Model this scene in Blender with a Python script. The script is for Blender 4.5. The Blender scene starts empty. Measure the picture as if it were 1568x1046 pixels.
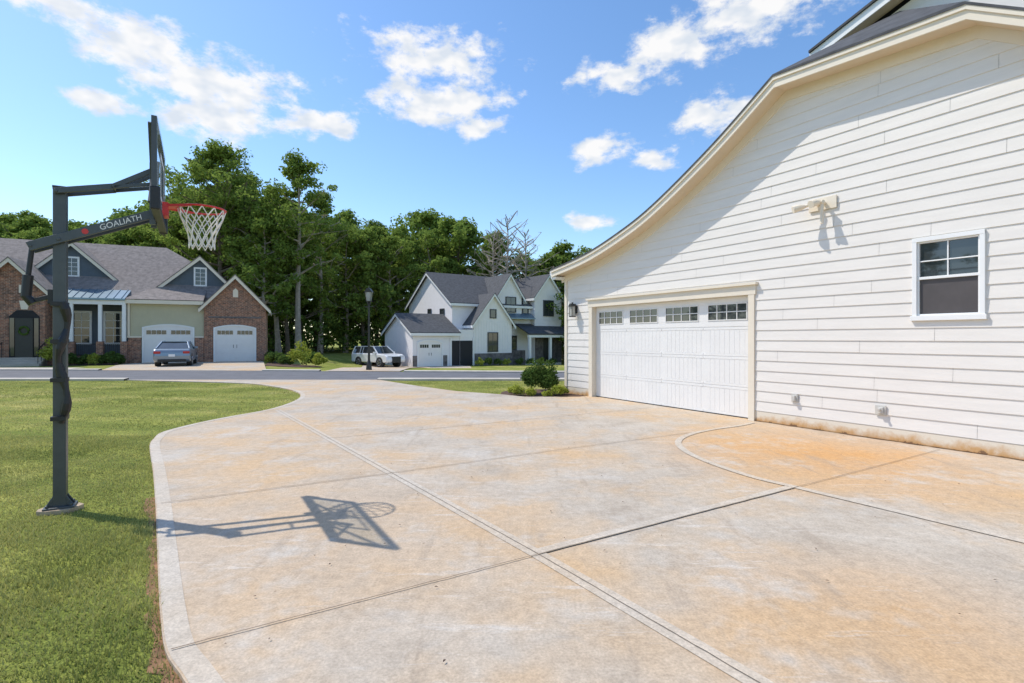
import bpy, math, random, bmesh
import numpy as np
from mathutils import Vector, Matrix
random.seed(7); rng=np.random.default_rng(7)
scene=bpy.context.scene
COL=scene.collection
scene.view_settings.view_transform='Standard'
scene.view_settings.look='None'
scene.view_settings.exposure=0

# ------------------------------------------------------------------ materials
def newmat(name):
    m=bpy.data.materials.new(name); m.use_nodes=True
    nt=m.node_tree; b=nt.nodes['Principled BSDF']
    return m,nt,b
def N(nt,t,**kw):
    n=nt.nodes.new(t)
    for k,v in kw.items(): setattr(n,k,v)
    return n
def noise(nt,vec,scale,detail=4,rough=.6):
    n=N(nt,'ShaderNodeTexNoise'); n.inputs['Scale'].default_value=scale
    n.inputs['Detail'].default_value=detail; n.inputs['Roughness'].default_value=rough
    nt.links.new(vec,n.inputs['Vector']); return n.outputs['Fac']
def ramp(nt,fac,stops):
    r=N(nt,'ShaderNodeValToRGB'); e=r.color_ramp.elements
    while len(e)<len(stops): e.new(0.5)
    for i,(p,c) in enumerate(stops):
        e[i].position=p; e[i].color=(c[0],c[1],c[2],1)
    nt.links.new(fac,r.inputs['Fac']); return r.outputs['Color']
def mixc(nt,fac,a,b,mode='MIX'):
    n=N(nt,'ShaderNodeMix',data_type='RGBA',blend_type=mode)
    for s,v in ((0,fac),(6,a),(7,b)):
        if hasattr(v,'is_linked'): nt.links.new(v,n.inputs[s])
        elif s==0: n.inputs[0].default_value=v
        else: n.inputs[s].default_value=(v[0],v[1],v[2],1)
    return n.outputs[2]
def bump(nt,b,h,strength=.3,dist=.01):
    n=N(nt,'ShaderNodeBump'); n.inputs['Strength'].default_value=strength; n.inputs['Distance'].default_value=dist
    nt.links.new(h,n.inputs['Height']); nt.links.new(n.outputs['Normal'],b.inputs['Normal'])
def objco(nt): return N(nt,'ShaderNodeTexCoord').outputs['Object']
def mapping(nt,v,sc=(1,1,1),rot=(0,0,0)):
    mp=N(nt,'ShaderNodeMapping'); mp.inputs['Scale'].default_value=sc; mp.inputs['Rotation'].default_value=rot
    nt.links.new(v,mp.inputs['Vector']); return mp.outputs['Vector']
def simple(name,c,rough=.6,var=.12,scale=3.,metal=0,bmp=0,bscale=60,spec=None,stretch=None):
    m,nt,b=newmat(name); v=objco(nt)
    if stretch: v=mapping(nt,v,stretch)
    f=noise(nt,v,scale,3)
    lo=[x*(1-var) for x in c]; hi=[min(1,x*(1+var)) for x in c]
    nt.links.new(ramp(nt,f,[(.3,lo),(.7,hi)]),b.inputs['Base Color'])
    b.inputs['Roughness'].default_value=rough; b.inputs['Metallic'].default_value=metal
    if spec is not None: b.inputs['Specular IOR Level'].default_value=spec
    if bmp: bump(nt,b,noise(nt,v,bscale,3),bmp,.01)
    return m

M={}
M['siding']=simple('cream_lap_siding',(.745,.705,.655),.55,.04,1.2,bmp=.12,bscale=40,stretch=(1,1,8))
M['gap']=simple('siding_gap',(.45,.44,.42),.8,.05)
M['trim']=simple('cream_trim',(.76,.68,.555),.5,.03,2)
M['white']=simple('white_paint',(.8,.8,.79),.45,.02,2)
M['door']=simple('garage_door_white',(.78,.76,.735),.4,.025,2)
M['soffit']=simple('soffit_cream',(.70,.58,.43),.6,.03)
M['steel']=simple('dark_powder_steel',(.055,.065,.07),.38,.15,8,spec=.6)
M['black']=simple('black_plastic',(.015,.015,.017),.45,.2,10)
M['red']=simple('red_paint',(.62,.03,.025),.35,.08,10)
M['net']=simple('net_white',(.78,.76,.72),.8,.05)
M['asphalt']=simple('asphalt',(.125,.127,.138),.85,.15,1.3,bmp=.4,bscale=90)
M['curb']=simple('curb_concrete',(.47,.43,.37),.8,.12,2)
M['mulch']=simple('mulch',(.09,.05,.032),.95,.4,14,bmp=.8,bscale=30)
M['dirt']=simple('clay_dirt',(.24,.13,.065),.95,.45,9,bmp=.6,bscale=30)
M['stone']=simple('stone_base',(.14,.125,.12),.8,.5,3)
M['house_olive']=simple('olive_siding',(.50,.47,.33),.7,.04)
M['house_blue']=simple('slate_blue_siding',(.085,.11,.135),.65,.08)
M['metalroof']=simple('standing_seam_metal',(.20,.28,.34),.35,.06,2,metal=.5)
M['shingle1']=simple('grey_shingle',(.22,.19,.175),.9,.28,4,bmp=.6,bscale=8)
M['shingle2']=simple('charcoal_shingle',(.07,.073,.08),.9,.28,4,bmp=.6,bscale=8)
M['bark']=simple('bark',(.17,.135,.10),.9,.35,5)
M['barkpale']=simple('pale_bark',(.36,.31,.25),.9,.25,4)
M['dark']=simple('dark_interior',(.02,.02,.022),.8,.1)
M['wooddoor']=simple('dark_door',(.03,.032,.03),.4,.1)
M['rubber']=simple('tyre_rubber',(.02,.02,.02),.85,.1)
M['alloy']=simple('alloy_wheel',(.45,.46,.48),.3,.1,metal=.8)
M['conc']=simple('footing_concrete',(.42,.33,.23),.9,.25,8,bmp=.4)
M['brass']=simple('lantern_metal',(.03,.028,.025),.4,.1)
M['tail']=simple('tail_light',(.45,.02,.02),.2,.05)
M['head']=simple('head_light',(.7,.72,.75),.1,.05)
M['curtain']=simple('window_screen',(.075,.065,.065),.5,.2,2)
M['boxgrey']=simple('box_grey',(.55,.53,.49),.5,.05)
def glass(name,c,rough=.03,spec=.9):
    m,nt,b=newmat(name)
    f=noise(nt,objco(nt),1.5,2)
    nt.links.new(ramp(nt,f,[(.3,[x*.6 for x in c]),(.7,c)]),b.inputs['Base Color'])
    b.inputs['Roughness'].default_value=rough; b.inputs['Specular IOR Level'].default_value=spec
    return m
M['glass']=glass('window_glass',(.05,.06,.065))
M['lampglass']=glass('lantern_glass',(.5,.5,.45),.2,.5)
def paint(name,c,met=.5):
    m,nt,b=newmat(name); f=noise(nt,objco(nt),3,2)
    nt.links.new(ramp(nt,f,[(.3,[x*.95 for x in c]),(.7,c)]),b.inputs['Base Color'])
    b.inputs['Roughness'].default_value=.3; b.inputs['Metallic'].default_value=met
    b.inputs['Coat Weight'].default_value=.7; return m
M['carblue']=paint('car_paint_steel',(.22,.28,.34))
M['carwhite']=paint('car_paint_white',(.8,.8,.8),0)

def brickmat():
    m,nt,b=newmat('brown_brick'); v=objco(nt)
    s=N(nt,'ShaderNodeSeparateXYZ'); nt.links.new(v,s.inputs[0])
    a=N(nt,'ShaderNodeMath',operation='ADD'); nt.links.new(s.outputs[0],a.inputs[0]); nt.links.new(s.outputs[1],a.inputs[1])
    c=N(nt,'ShaderNodeCombineXYZ'); nt.links.new(a.outputs[0],c.inputs[0]); nt.links.new(s.outputs[2],c.inputs[1])
    br=N(nt,'ShaderNodeTexBrick'); nt.links.new(c.outputs[0],br.inputs['Vector'])
    br.inputs['Scale'].default_value=1; br.inputs['Brick Width'].default_value=.26; br.inputs['Row Height'].default_value=.09
    br.inputs['Mortar Size'].default_value=.009
    br.inputs['Color1'].default_value=(.30,.135,.08,1); br.inputs['Color2'].default_value=(.14,.08,.06,1); br.inputs['Mortar'].default_value=(.38,.31,.25,1)
    f=noise(nt,v,5,3)
    nt.links.new(mixc(nt,.8,br.outputs['Color'],ramp(nt,f,[(.3,(.55,.52,.52)),(.7,(1.8,1.65,1.5))]),'MULTIPLY'),b.inputs['Base Color'])
    b.inputs['Roughness'].default_value=.85; return m
M['brick']=brickmat()

def concretemat(name,light=False):
    m,nt,b=newmat(name); v=objco(nt)
    big=noise(nt,v,.38,4,.66); med=noise(nt,v,1.3,5,.72); fine=noise(nt,v,60,2,.7); spk=noise(nt,v,14,3,.7)
    if light:
        col=ramp(nt,med,[(.3,(.46,.405,.33)),(.7,(.555,.50,.425))])
        col=mixc(nt,ramp(nt,big,[(.45,(0,0,0)),(.7,(.7,.7,.7))]),col,(.54,.41,.27))
    else:
        base=ramp(nt,med,[(.28,(.365,.31,.245)),(.5,(.455,.395,.32)),(.72,(.51,.455,.38))])
        stain=ramp(nt,big,[(.44,(0,0,0)),(.62,(.9,.9,.9))])
        col=mixc(nt,stain,base,(.545,.375,.21))
        def spot(c,r0,amp,colr,col):
            s=N(nt,'ShaderNodeVectorMath',operation='DISTANCE'); nt.links.new(v,s.inputs[0]); s.inputs[1].default_value=c
            mr=N(nt,'ShaderNodeMapRange'); mr.inputs['From Min'].default_value=r0; mr.inputs['From Max'].default_value=.0; mr.inputs['To Max'].default_value=amp
            nt.links.new(s.outputs['Value'],mr.inputs['Value'])
            mm=N(nt,'ShaderNodeMath',operation='MULTIPLY'); nt.links.new(mr.outputs[0],mm.inputs[0]); nt.links.new(med,mm.inputs[1]); mm.use_clamp=True
            return mixc(nt,mm.outputs[0],col,colr)
        col=spot((4.4,7.5,0),2.7,2.0,(.56,.31,.12),col)
        col=spot((2.2,3.0,0),1.4,1.5,(.54,.33,.15),col)
        col=spot((5.6,5.4,0),1.6,1.2,(.55,.34,.15),col)
        col=spot((-1.6,4.4,0),2.2,1.3,(.53,.37,.22),col)
        w=noise(nt,v,.9,4,.75)
        col=mixc(nt,ramp(nt,w,[(.53,(0,0,0)),(.70,(.8,.8,.8))]),col,(.51,.475,.42))
        s1=noise(nt,mapping(nt,v,(.9,6,1),(0,0,.95)),1.0,5,.75)
        col=mixc(nt,ramp(nt,s1,[(.58,(0,0,0)),(.68,(.6,.6,.6))]),col,(.60,.56,.50))
        s2=noise(nt,mapping(nt,v,(4.5,.5,1),(0,0,-.55)),1.1,4,.7)
        col=mixc(nt,ramp(nt,s2,[(.56,(0,0,0)),(.70,(.5,.5,.5))]),col,(.33,.265,.20))
    col=mixc(nt,.8,col,ramp(nt,spk,[(.3,(.82,.81,.80)),(.7,(1.14,1.14,1.14))]),'MULTIPLY')
    col=mixc(nt,.8,col,ramp(nt,fine,[(.3,(.78,.78,.78)),(.7,(1.2,1.2,1.2))]),'MULTIPLY')
    vo=N(nt,'ShaderNodeTexVoronoi'); vo.inputs['Scale'].default_value=2.2; nt.links.new(v,vo.inputs['Vector'])
    col=mixc(nt,.8,col,ramp(nt,vo.outputs['Distance'],[(.012,(.45,.4,.35)),(.03,(1,1,1))]),'MULTIPLY')
    nt.links.new(col,b.inputs['Base Color'])
    b.inputs['Roughness'].default_value=.82
    br=noise(nt,mapping(nt,v,(6,100,1),(0,0,.6)),1,2)
    bump(nt,b,br,.6,.004)
    return m
M['concrete']=concretemat('driveway_concrete')
M['concband']=concretemat('troweled_concrete',True)
M['joint']=simple('joint_dark',(.17,.125,.085),.9,.4,6)

def fnd():
    m,nt,b=newmat('foundation_stucco'); v=objco(nt)
    s=N(nt,'ShaderNodeSeparateXYZ'); nt.links.new(v,s.inputs[0])
    n=noise(nt,v,2.6,6,.75)
    a=N(nt,'ShaderNodeMath',operation='MULTIPLY_ADD'); nt.links.new(n,a.inputs[0]); a.inputs[1].default_value=-.42
    nt.links.new(s.outputs[2],a.inputs[2])
    mr=N(nt,'ShaderNodeMapRange'); mr.inputs['From Min'].default_value=-.19; mr.inputs['From Max'].default_value=-.06
    nt.links.new(a.outputs[0],mr.inputs['Value'])
    mr2=N(nt,'ShaderNodeMapRange'); mr2.inputs['From Min'].default_value=-.225; mr2.inputs['From Max'].default_value=-.205
    nt.links.new(a.outputs[0],mr2.inputs['Value'])
    c=mixc(nt,mr.outputs[0],(.53,.31,.13),(.70,.63,.52)); c=mixc(nt,mr2.outputs[0],(.20,.11,.055),c)
    nt.links.new(c,b.inputs['Base Color'])
    b.inputs['Roughness'].default_value=.8; return m
M['found']=fnd()

def leafmat(name,c1,c2,trans=.35,ns=.35,wi=.55,wn=1.):
    m,nt,b=newmat(name); nt.nodes.remove(b)
    g=N(nt,'ShaderNodeNewGeometry'); oi=N(nt,'ShaderNodeObjectInfo')
    f=noise(nt,objco(nt),ns,1)
    f2=N(nt,'ShaderNodeMath',operation='MULTIPLY_ADD'); nt.links.new(f,f2.inputs[0]); f2.inputs[1].default_value=wn; f2.inputs[2].default_value=.5-.5*wn
    a=N(nt,'ShaderNodeMath',operation='MULTIPLY_ADD'); nt.links.new(g.outputs['Random Per Island'],a.inputs[0]); a.inputs[1].default_value=wi
    nt.links.new(f2.outputs[0],a.inputs[2])
    a2=N(nt,'ShaderNodeMath',operation='MULTIPLY_ADD'); nt.links.new(oi.outputs['Random'],a2.inputs[0]); a2.inputs[1].default_value=.35; nt.links.new(a.outputs[0],a2.inputs[2])
    mr=N(nt,'ShaderNodeMapRange'); mr.inputs['From Min'].default_value=.3; mr.inputs['From Max'].default_value=.5+wi+.35
    nt.links.new(a2.outputs[0],mr.inputs['Value'])
    col=mixc(nt,mr.outputs[0],c1,c2)
    d=N(nt,'ShaderNodeBsdfDiffuse'); nt.links.new(col,d.inputs['Color'])
    t=N(nt,'ShaderNodeBsdfTranslucent'); nt.links.new(col,t.inputs['Color'])
    mx=N(nt,'ShaderNodeMixShader'); mx.inputs[0].default_value=trans
    nt.links.new(d.outputs[0],mx.inputs[1]); nt.links.new(t.outputs[0],mx.inputs[2])
    nt.links.new(mx.outputs[0],nt.nodes['Material Output'].inputs['Surface'])
    return m
M['leaf']=leafmat('tree_leaves',(.085,.15,.03),(.30,.39,.085),.42)
M['leafd']=leafmat('shrub_leaves_dark',(.04,.085,.02),(.15,.22,.055))
M['leafy']=leafmat('shrub_leaves_lime',(.22,.28,.04),(.45,.48,.09))
M['grassb']=leafmat('grass_blades',(.17,.215,.045),(.62,.57,.22),.3,.55,.45,1.9)

def lawnmat():
    m,nt,b=newmat('lawn'); v=objco(nt)
    a=noise(nt,v,.45,4,.65); c=noise(nt,v,5,4,.8); f=noise(nt,v,45,2,.8)
    wv=N(nt,'ShaderNodeTexWave'); wv.inputs['Scale'].default_value=.28; wv.bands_direction='Y'; wv.inputs['Distortion'].default_value=1.2; wv.inputs['Detail Scale'].default_value=.4; nt.links.new(mapping(nt,v,(1,1,1),(0,0,.25)),wv.inputs['Vector'])
    col=ramp(nt,a,[(.3,(.165,.205,.045)),(.52,(.265,.285,.075)),(.68,(.41,.37,.155))])
    col=mixc(nt,.6,col,ramp(nt,wv.outputs['Fac'],[(.3,(.8,.84,.8)),(.7,(1.16,1.12,1.1))]),'MULTIPLY')
    col=mixc(nt,.8,col,ramp(nt,c,[(.3,(.6,.68,.6)),(.7,(1.35,1.25,1.2))]),'MULTIPLY')
    col=mixc(nt,.8,col,ramp(nt,f,[(.3,(.5,.55,.45)),(.7,(1.4,1.4,1.3))]),'MULTIPLY')
    nt.links.new(col,b.inputs['Base Color']); b.inputs['Roughness'].default_value=.95
    b.inputs['Specular IOR Level'].default_value=.1
    bump(nt,b,f,.8,.03); return m
M['lawn']=lawnmat()

# ------------------------------------------------------------------ mesh helpers
def empty(name,loc=(0,0,0),rz=0):
    e=bpy.data.objects.new(name,None); COL.objects.link(e); e.location=loc; e.rotation_euler=(0,0,rz)
    e.empty_display_size=.3; return e
class P:
    def __init__(s,name,mat,parent=None): s.n=name; s.m=mat; s.p=parent; s.v=[]; s.f=[]
    def face(s,pts):
        b=len(s.v); s.v+= [tuple(p) for p in pts]; s.f.append(tuple(range(b,b+len(pts))))
    def box(s,x0,x1,y0,y1,z0,z1):
        b=len(s.v)
        s.v+=[(x0,y0,z0),(x1,y0,z0),(x1,y1,z0),(x0,y1,z0),(x0,y0,z1),(x1,y0,z1),(x1,y1,z1),(x0,y1,z1)]
        for q in ((0,3,2,1),(4,5,6,7),(0,1,5,4),(1,2,6,5),(2,3,7,6),(3,0,4,7)): s.f.append(tuple(b+i for i in q))
    def prism(s,pts,lo,hi,axis='y'):
        b=len(s.v); n=len(pts)
        for h in (lo,hi):
            for p in pts:
                s.v.append({'y':(p[0],h,p[1]),'x':(h,p[0],p[1]),'z':(p[0],p[1],h)}[axis])
        s.f.append(tuple(b+i for i in range(n))[::-1]); s.f.append(tuple(b+n+i for i in range(n)))
        for i in range(n):
            j=(i+1)%n; s.f.append((b+i,b+j,b+n+j,b+n+i))
    def beam(s,p0,p1,w,h,up=(0,0,1)):
        p0=Vector(p0);p1=Vector(p1);d=(p1-p0).normalized(); u=Vector(up)
        if abs(d.dot(u))>.98: u=Vector((1,0,0))
        a=d.cross(u).normalized(); c=a.cross(d).normalized(); b=len(s.v)
        for p in (p0,p1):
            for sa,sc in ((-1,-1),(1,-1),(1,1),(-1,1)): s.v.append(tuple(p+a*sa*w/2+c*sc*h/2))
        for q in ((0,1,2,3),(7,6,5,4),(0,4,5,1),(1,5,6,2),(2,6,7,3),(3,7,4,0)): s.f.append(tuple(b+i for i in q))
    def tube(s,pts,rad,n=8,closed=False,cap=True):
        b=len(s.v); pts=[Vector(p) for p in pts]; k=len(pts)
        for i,p in enumerate(pts):
            if closed: d=pts[(i+1)%k]-pts[i-1]
            else: d=pts[min(i+1,k-1)]-pts[max(i-1,0)]
            d.normalize(); u=Vector((0,0,1)) if abs(d.z)<.95 else Vector((1,0,0))
            a=d.cross(u).normalized(); c=a.cross(d).normalized()
            r=rad[i] if hasattr(rad,'__len__') else rad
            for j in range(n):
                t=2*math.pi*j/n; s.v.append(tuple(p+a*math.cos(t)*r+c*math.sin(t)*r))
        for i in range(k if closed else k-1):
            for j in range(n):
                i2=(i+1)%k; s.f.append((b+i*n+j,b+i*n+(j+1)%n,b+i2*n+(j+1)%n,b+i2*n+j))
        if not closed and cap:
            s.f.append(tuple(b+j for j in range(n))[::-1]); s.f.append(tuple(b+(k-1)*n+j for j in range(n)))
    def done(s,smooth=False,bevel=0):
        me=bpy.data.meshes.new(s.n); me.from_pydata(s.v,[],s.f); me.materials.append(s.m)
        bm=bmesh.new(); bm.from_mesh(me)
        bmesh.ops.recalc_face_normals(bm,faces=bm.faces); bm.to_mesh(me); bm.free()
        if smooth:
            for p in me.polygons: p.use_smooth=True
        o=bpy.data.objects.new(s.n,me); COL.objects.link(o)
        if s.p: o.parent=s.p
        if bevel:
            q=o.modifiers.new('b','BEVEL'); q.width=bevel; q.segments=2; q.limit_method='ANGLE'
        return o
def crom(pts,k=6):
    out=[]; n=len(pts)
    for i in range(n-1):
        p0=np.array(pts[max(i-1,0)],float);p1=np.array(pts[i],float);p2=np.array(pts[i+1],float);p3=np.array(pts[min(i+2,n-1)],float)
        for j in range(k):
            t=j/k; out.append(tuple(.5*((2*p1)+(-p0+p2)*t+(2*p0-5*p1+4*p2-p3)*t*t+(-p0+3*p1-3*p2+p3)*t**3)))
    out.append(tuple(pts[-1])); return out
def ribbon(part,pts,w,z,off=0.):
    pts=[Vector((p[0],p[1])) for p in pts]; L=[];R=[]
    for i,p in enumerate(pts):
        d=(pts[min(i+1,len(pts)-1)]-pts[max(i-1,0)]).normalized(); nrm=Vector((-d.y,d.x))
        L.append(p+nrm*(off+w/2)); R.append(p+nrm*(off-w/2))
    for i in range(len(pts)-1):
        part.face([(R[i].x,R[i].y,z),(R[i+1].x,R[i+1].y,z),(L[i+1].x,L[i+1].y,z),(L[i].x,L[i].y,z)])
def pip(X,Y,poly):
    ins=np.zeros(X.shape,bool); n=len(poly)
    for i in range(n):
        x1,y1=poly[i];x2,y2=poly[(i+1)%n]
        if y1==y2: continue
        c=((y1>Y)!=(y2>Y))&(X<(x2-x1)*(Y-y1)/(y2-y1)+x1); ins^=c
    return ins

# ------------------------------------------------------------------ terrain
def sst(t): t=np.clip(t,0,1); return t*t*(3-2*t)
def gz(x,y):
    x=np.asarray(x,float); y=np.asarray(y,float)
    return -.03-.82*sst((x+18)/7)*sst((y-28)/15)-.4*sst((x+18)/7)*sst((y-46)/14)
xs=np.unique(np.concatenate([np.arange(-420,-60,30),np.arange(-60,60,1.5),np.arange(60,421,30)])); ys=np.unique(np.concatenate([np.arange(-60,20,8),np.arange(20,80,1.5),np.arange(80,520,30)]))
XX,YY=np.meshgrid(xs,ys); ZZ=gz(XX,YY)
nx=len(xs); v=np.stack([XX.ravel(),YY.ravel(),ZZ.ravel()],1)
f=[(j*nx+i,j*nx+i+1,(j+1)*nx+i+1,(j+1)*nx+i) for j in range(len(ys)-1) for i in range(nx-1)]
me=bpy.data.meshes.new('ground_lawn'); me.from_pydata(v.tolist(),[],f); me.materials.append(M['lawn'])
for p in me.polygons: p.use_smooth=True
COL.objects.link(bpy.data.objects.new('ground',me))

# driveway
left=[(-1.56,2.50),(-1.822,2.75),(-2.10,3.12),(-2.337,3.455),(-2.82,4.15),(-3.547,5.197),(-4.493,6.535),(-5.55,8.0),(-5.897,8.6),(-6.162,9.231),(-6.143,10.15),(-5.967,11.0),(-5.66,12.11),(-5.70,13.47),(-6.007,14.83),(-6.763,16.3),(-8.116,17.84),(-9.9,19.2),(-13.5,20.2)]
near=[(-.35,-8),(-.35,.2),(-.7,1.3),(-1.1,2.02)]
leftc=crom(near[1:]+left,4)
right=[(-5.3,20.8),(-4.92,20.3),(-3.255,18.08),(-1.71,16.3),(-.27,15.35),(.35,14.75),(1.9,14.75)]
U=Vector((-.515,.857)); V=Vector((.857,.515)); P0=Vector((4.80,10.56))
def W(a,w=0): q=P0+U*a+V*w; return (q.x,q.y)
poly=[near[0]]+leftc+[(-15.5,20.8)]+right+[W(5.2,.3),W(-10.5,.3),(10.5,-8)]
dw=P('driveway',M['concrete']); dw.prism(poly,-.2,0,'z'); dwo=dw.done()
bnd=P('troweled_border',M['concband'],dwo)
ribbon(bnd,leftc,.12,.003,-.07)
A=[(-5.385,12.0),(-1.467,6.377),(.204,3.976),(1.175,2.5),(2.9,-.3),(5,-4)]
B=[(-1.80,2.76),(.204,3.976),(3.141,5.764),(6.33,7.72)]
C=[(-3.5,5.21),(-1.467,6.377),(.633,7.674),(3.14,9.12)]
D=[(-3.04,8.57),(1.751,11.45),(3.3,12.4)]
E=[(-5.5,13.0),(-.2,15.2)]
F=crom([(4.70,10.2),(4.3,9.86),(3.6,9.42),(3.05,8.95),(2.66,8.354),(2.533,7.674),(2.614,6.947),(2.849,6.226),(3.141,5.764),(3.737,4.853),(4.146,4.23),(4.9,3.1),(6.5,.5)],5)
def dens(pts,k=10):
    o=[]
    for i in range(len(pts)-1):
        for j in range(k): o.append(tuple(np.array(pts[i])*(1-j/k)+np.array(pts[i+1])*j/k))
    return o+[pts[-1]]
def wob(pts,a=.004): return [(p[0]+random.uniform(-a,a),p[1]+random.uniform(-a,a)) for p in pts]
b2=P('troweled_bands',M['concband'],dwo)
ribbon(b2,dens(A,4),.13,.0045); ribbon(b2,dens(B[1:3],4),.10,.006,.05); ribbon(b2,F,.10,.0075)
b2.done()
bnd.done()
j=P('control_joints',M['joint'],dwo)
ribbon(j,wob(dens(A,25),.002),.005,.009)
ribbon(j,wob(dens(B,25),.003),.008,.0105)
ribbon(j,wob(dens(C,25),.003),.010,.0105)
ribbon(j,wob(dens(D,25)),.010,.006); ribbon(j,dens(E,10),.010,.006)
j.done()
q=np.random.default_rng(3); db=P('fallen_leaves',M['mulch'])
for i in range(120):
    x=q.uniform(-2,6); y=q.uniform(2.3,10)
    if not pip(np.array([x]),np.array([y]),poly)[0]: continue
    t=q.uniform(0,6.28); s=q.uniform(.006,.016)
    db.face([(x+math.cos(t)*s,y+math.sin(t)*s,.013),(x-math.sin(t)*s*.4,y+math.cos(t)*s*.4,.018),(x-math.cos(t)*s,y-math.sin(t)*s,.013),(x+math.sin(t)*s*.4,y-math.cos(t)*s*.4,.016)])
db.done()
ds=P('soil_edge',M['dirt'])
L=[];R=[]
pts=[Vector(p) for p in leftc[8:34]]
for i,p in enumerate(pts):
    d=(pts[min(i+1,len(pts)-1)]-pts[max(i-1,0)]).normalized(); nn_=Vector((-d.y,d.x))
    L.append(p+nn_*(.08*random.uniform(.3,1.3))); R.append(p+nn_*.0)
for i in range(len(pts)-1): ds.face([(R[i].x,R[i].y,-.024),(R[i+1].x,R[i+1].y,-.024),(L[i+1].x,L[i+1].y,-.024),(L[i].x,L[i].y,-.024)])
ds.done()

# road
rd=P('road',M['asphalt'])
def resamp(pts,xs_): p=np.array(pts); return [(x,float(np.interp(x,p[:,0],p[:,1]))) for x in xs_]
xr_=np.arange(-120,121,4.0)
rn=resamp(crom([(-120,22),(-60,21.2),(-30,20.85),(0,20.8),(20,20.4),(60,17),(120,5)],6),xr_)
rf=resamp(crom([(-120,30),(-60,28),(-30,27.4),(-12,26.6),(0,25.4),(20,25),(60,22.5),(120,11)],6),xr_)
for i in range(len(rn)-1):
    rd.face([(*rn[i],-.012),(*rn[i+1],-.012),(*rf[i+1],-.012),(*rf[i],-.012)])
rd.done()
kb=P('curb',M['curb'])
def curbline(pts,gaps):
    for i in range(len(pts)-1):
        a=np.array(pts[i]);b_=np.array(pts[i+1]); k=12
        for q in range(k):
            p=a+(b_-a)*q/k; r=a+(b_-a)*(q+1)/k
            if any(g0<(p[0]+r[0])/2<g1 for g0,g1 in gaps): continue
            b=len(kb.v)
            for (xx,yy) in ((p[0],p[1]),(r[0],r[1])):
                kb.v+=[(xx,yy-.19,-.1),(xx,yy-.19,.04),(xx,yy+.09,.07),(xx,yy+.09,-.1)]
            for c in ((0,1,5,4),(1,2,6,5),(2,3,7,6)): kb.f.append(tuple(b+t for t in c))
curbline(rn,[(-15.5,-5.3)]); curbline(rf,[(-21.5,-12.6),(-9.6,-5.4)]); kb.done()
H1ang=math.radians(24); H1loc=(-21.46,36.4); H1s=(.88,1,.96)
def h1(lx,ly):
    c,s=math.cos(H1ang),math.sin(H1ang); x=lx*H1s[0]
    return (H1loc[0]+x*c-ly*s, H1loc[1]+x*s+ly*c)
d1=P('neighbour_driveway',M['concrete']); d1.prism([h1(-4.6,.3),h1(4.2,.3),h1(4.4,-3.5),(-12.5,26.6),(-21.3,27.1),h1(-4.9,-3)],-.1,.0,'z'); d1.done()
wk=P('sidewalk',M['curb']); wk.prism([(-60,29.2),(-24.2,28.6),(-24.2,29.6),(-60,30.2)],-.1,-.01,'z'); wk.done()
def slab_on_terrain(name,mat,pts,h=.012):
    p=P(name,mat); p.face([(x,y,float(gz(x,y))+h+.01) for x,y in pts]); return p.done()
# farmhouse driveway, following the slope
fd=P('farmhouse_driveway',M['concrete'])
dl=[(-9.4,26.3),(-9.6,29),(-10.2,32),(-10.8,35),(-11.4,38),(-12.0,41),(-12.6,44),(-13.6,47.5)]
dr_=[(-5.6,26.0),(-5.7,29),(-5.6,32),(-5.4,35),(-4.6,38),(-3.4,41),(-3.6,45.5),(-4.5,47.5)]
dl=crom(dl,4); dr_=crom(dr_,4)
for i in range(len(dl)-1):
    for k in range(4):
        def pt(i_,k_):
            x=dl[i_][0]*(1-k_/4)+dr_[i_][0]*k_/4; y=dl[i_][1]*(1-k_/4)+dr_[i_][1]*k_/4
            return (x,y,float(gz(x,y))+.035)
        fd.face([pt(i,k),pt(i,k+1),pt(i+1,k+1),pt(i+1,k)])
fd.done()

# ------------------------------------------------------------------ right house (cream siding garage)
ang=math.atan2(U.y,U.x)
H=empty('white_house',(P0.x,P0.y,0),ang)
Lp=crom([(6.32,3.68),(4.74,3.92),(3.4,4.28),(2.21,4.73),(.575,5.60),(-.784,6.48)],6)
Rp=[(-3.61,6.27),(-4.25,5.83),(-5.3,5.1),(-6.9,4.45),(-9.2,3.8),(-10.8,3.6)]
prof=Lp+Rp
def strip(part,pr,d0,d1,y0,y1):
    top=[(a,z-d0) for a,z in pr]; bot=[(a,z-d1) for a,z in pr]
    part.prism(top+bot[::-1],y0,y1)
OV=.42
La=[p[0] for p in Lp]; Lz=[p[1]-.19 for p in Lp]
bw=P('wall_backing',M['gap'],H)
bw.prism([(4.9,-.1),(6.15,-.1)]+[(6.15,3.45)]+[(a,z-.22) for a,z in Lp if 4.9<a<6.1]+[(4.9,3.65)],-.22,-.004)
bw.prism([(0,2.54),(4.9,2.54)]+[(a,z-.22) for a,z in Lp if 0<=a<4.9]+[(0,5.7)],-.22,-.004)
bw.prism([(-2.87,-.1),(0,-.1),(0,5.68),(-.784,6.25),(-2.87,6.1)],-.22,-.004)
bw.prism([(-3.65,-.1),(-2.87,-.1),(-2.87,1.98),(-3.65,1.98)],-.22,-.004)
bw.prism([(-3.65,3.12),(-2.87,3.12),(-2.87,6.1),(-3.65,6.05)],-.22,-.004)
bw.prism([(-10.5,-.1),(-3.65,-.1),(-3.65,6.0)]+[(a,z-.22) for a,z in Rp if a<-3.65]+[(-10.5,3.4)],-.22,-.004)
bw.done()
rest=P('rear_walls',M['siding'],H)
rest.box(5.93,6.15,-9,-.23,-.1,3.5); rest.box(-10.5,-10.3,-9,-.23,-.1,3.4); rest.box(-10.3,5.93,-9.2,-9,-.1,3.4)
rest.done()
sd=P('lap_siding',M['siding'],H)
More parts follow.
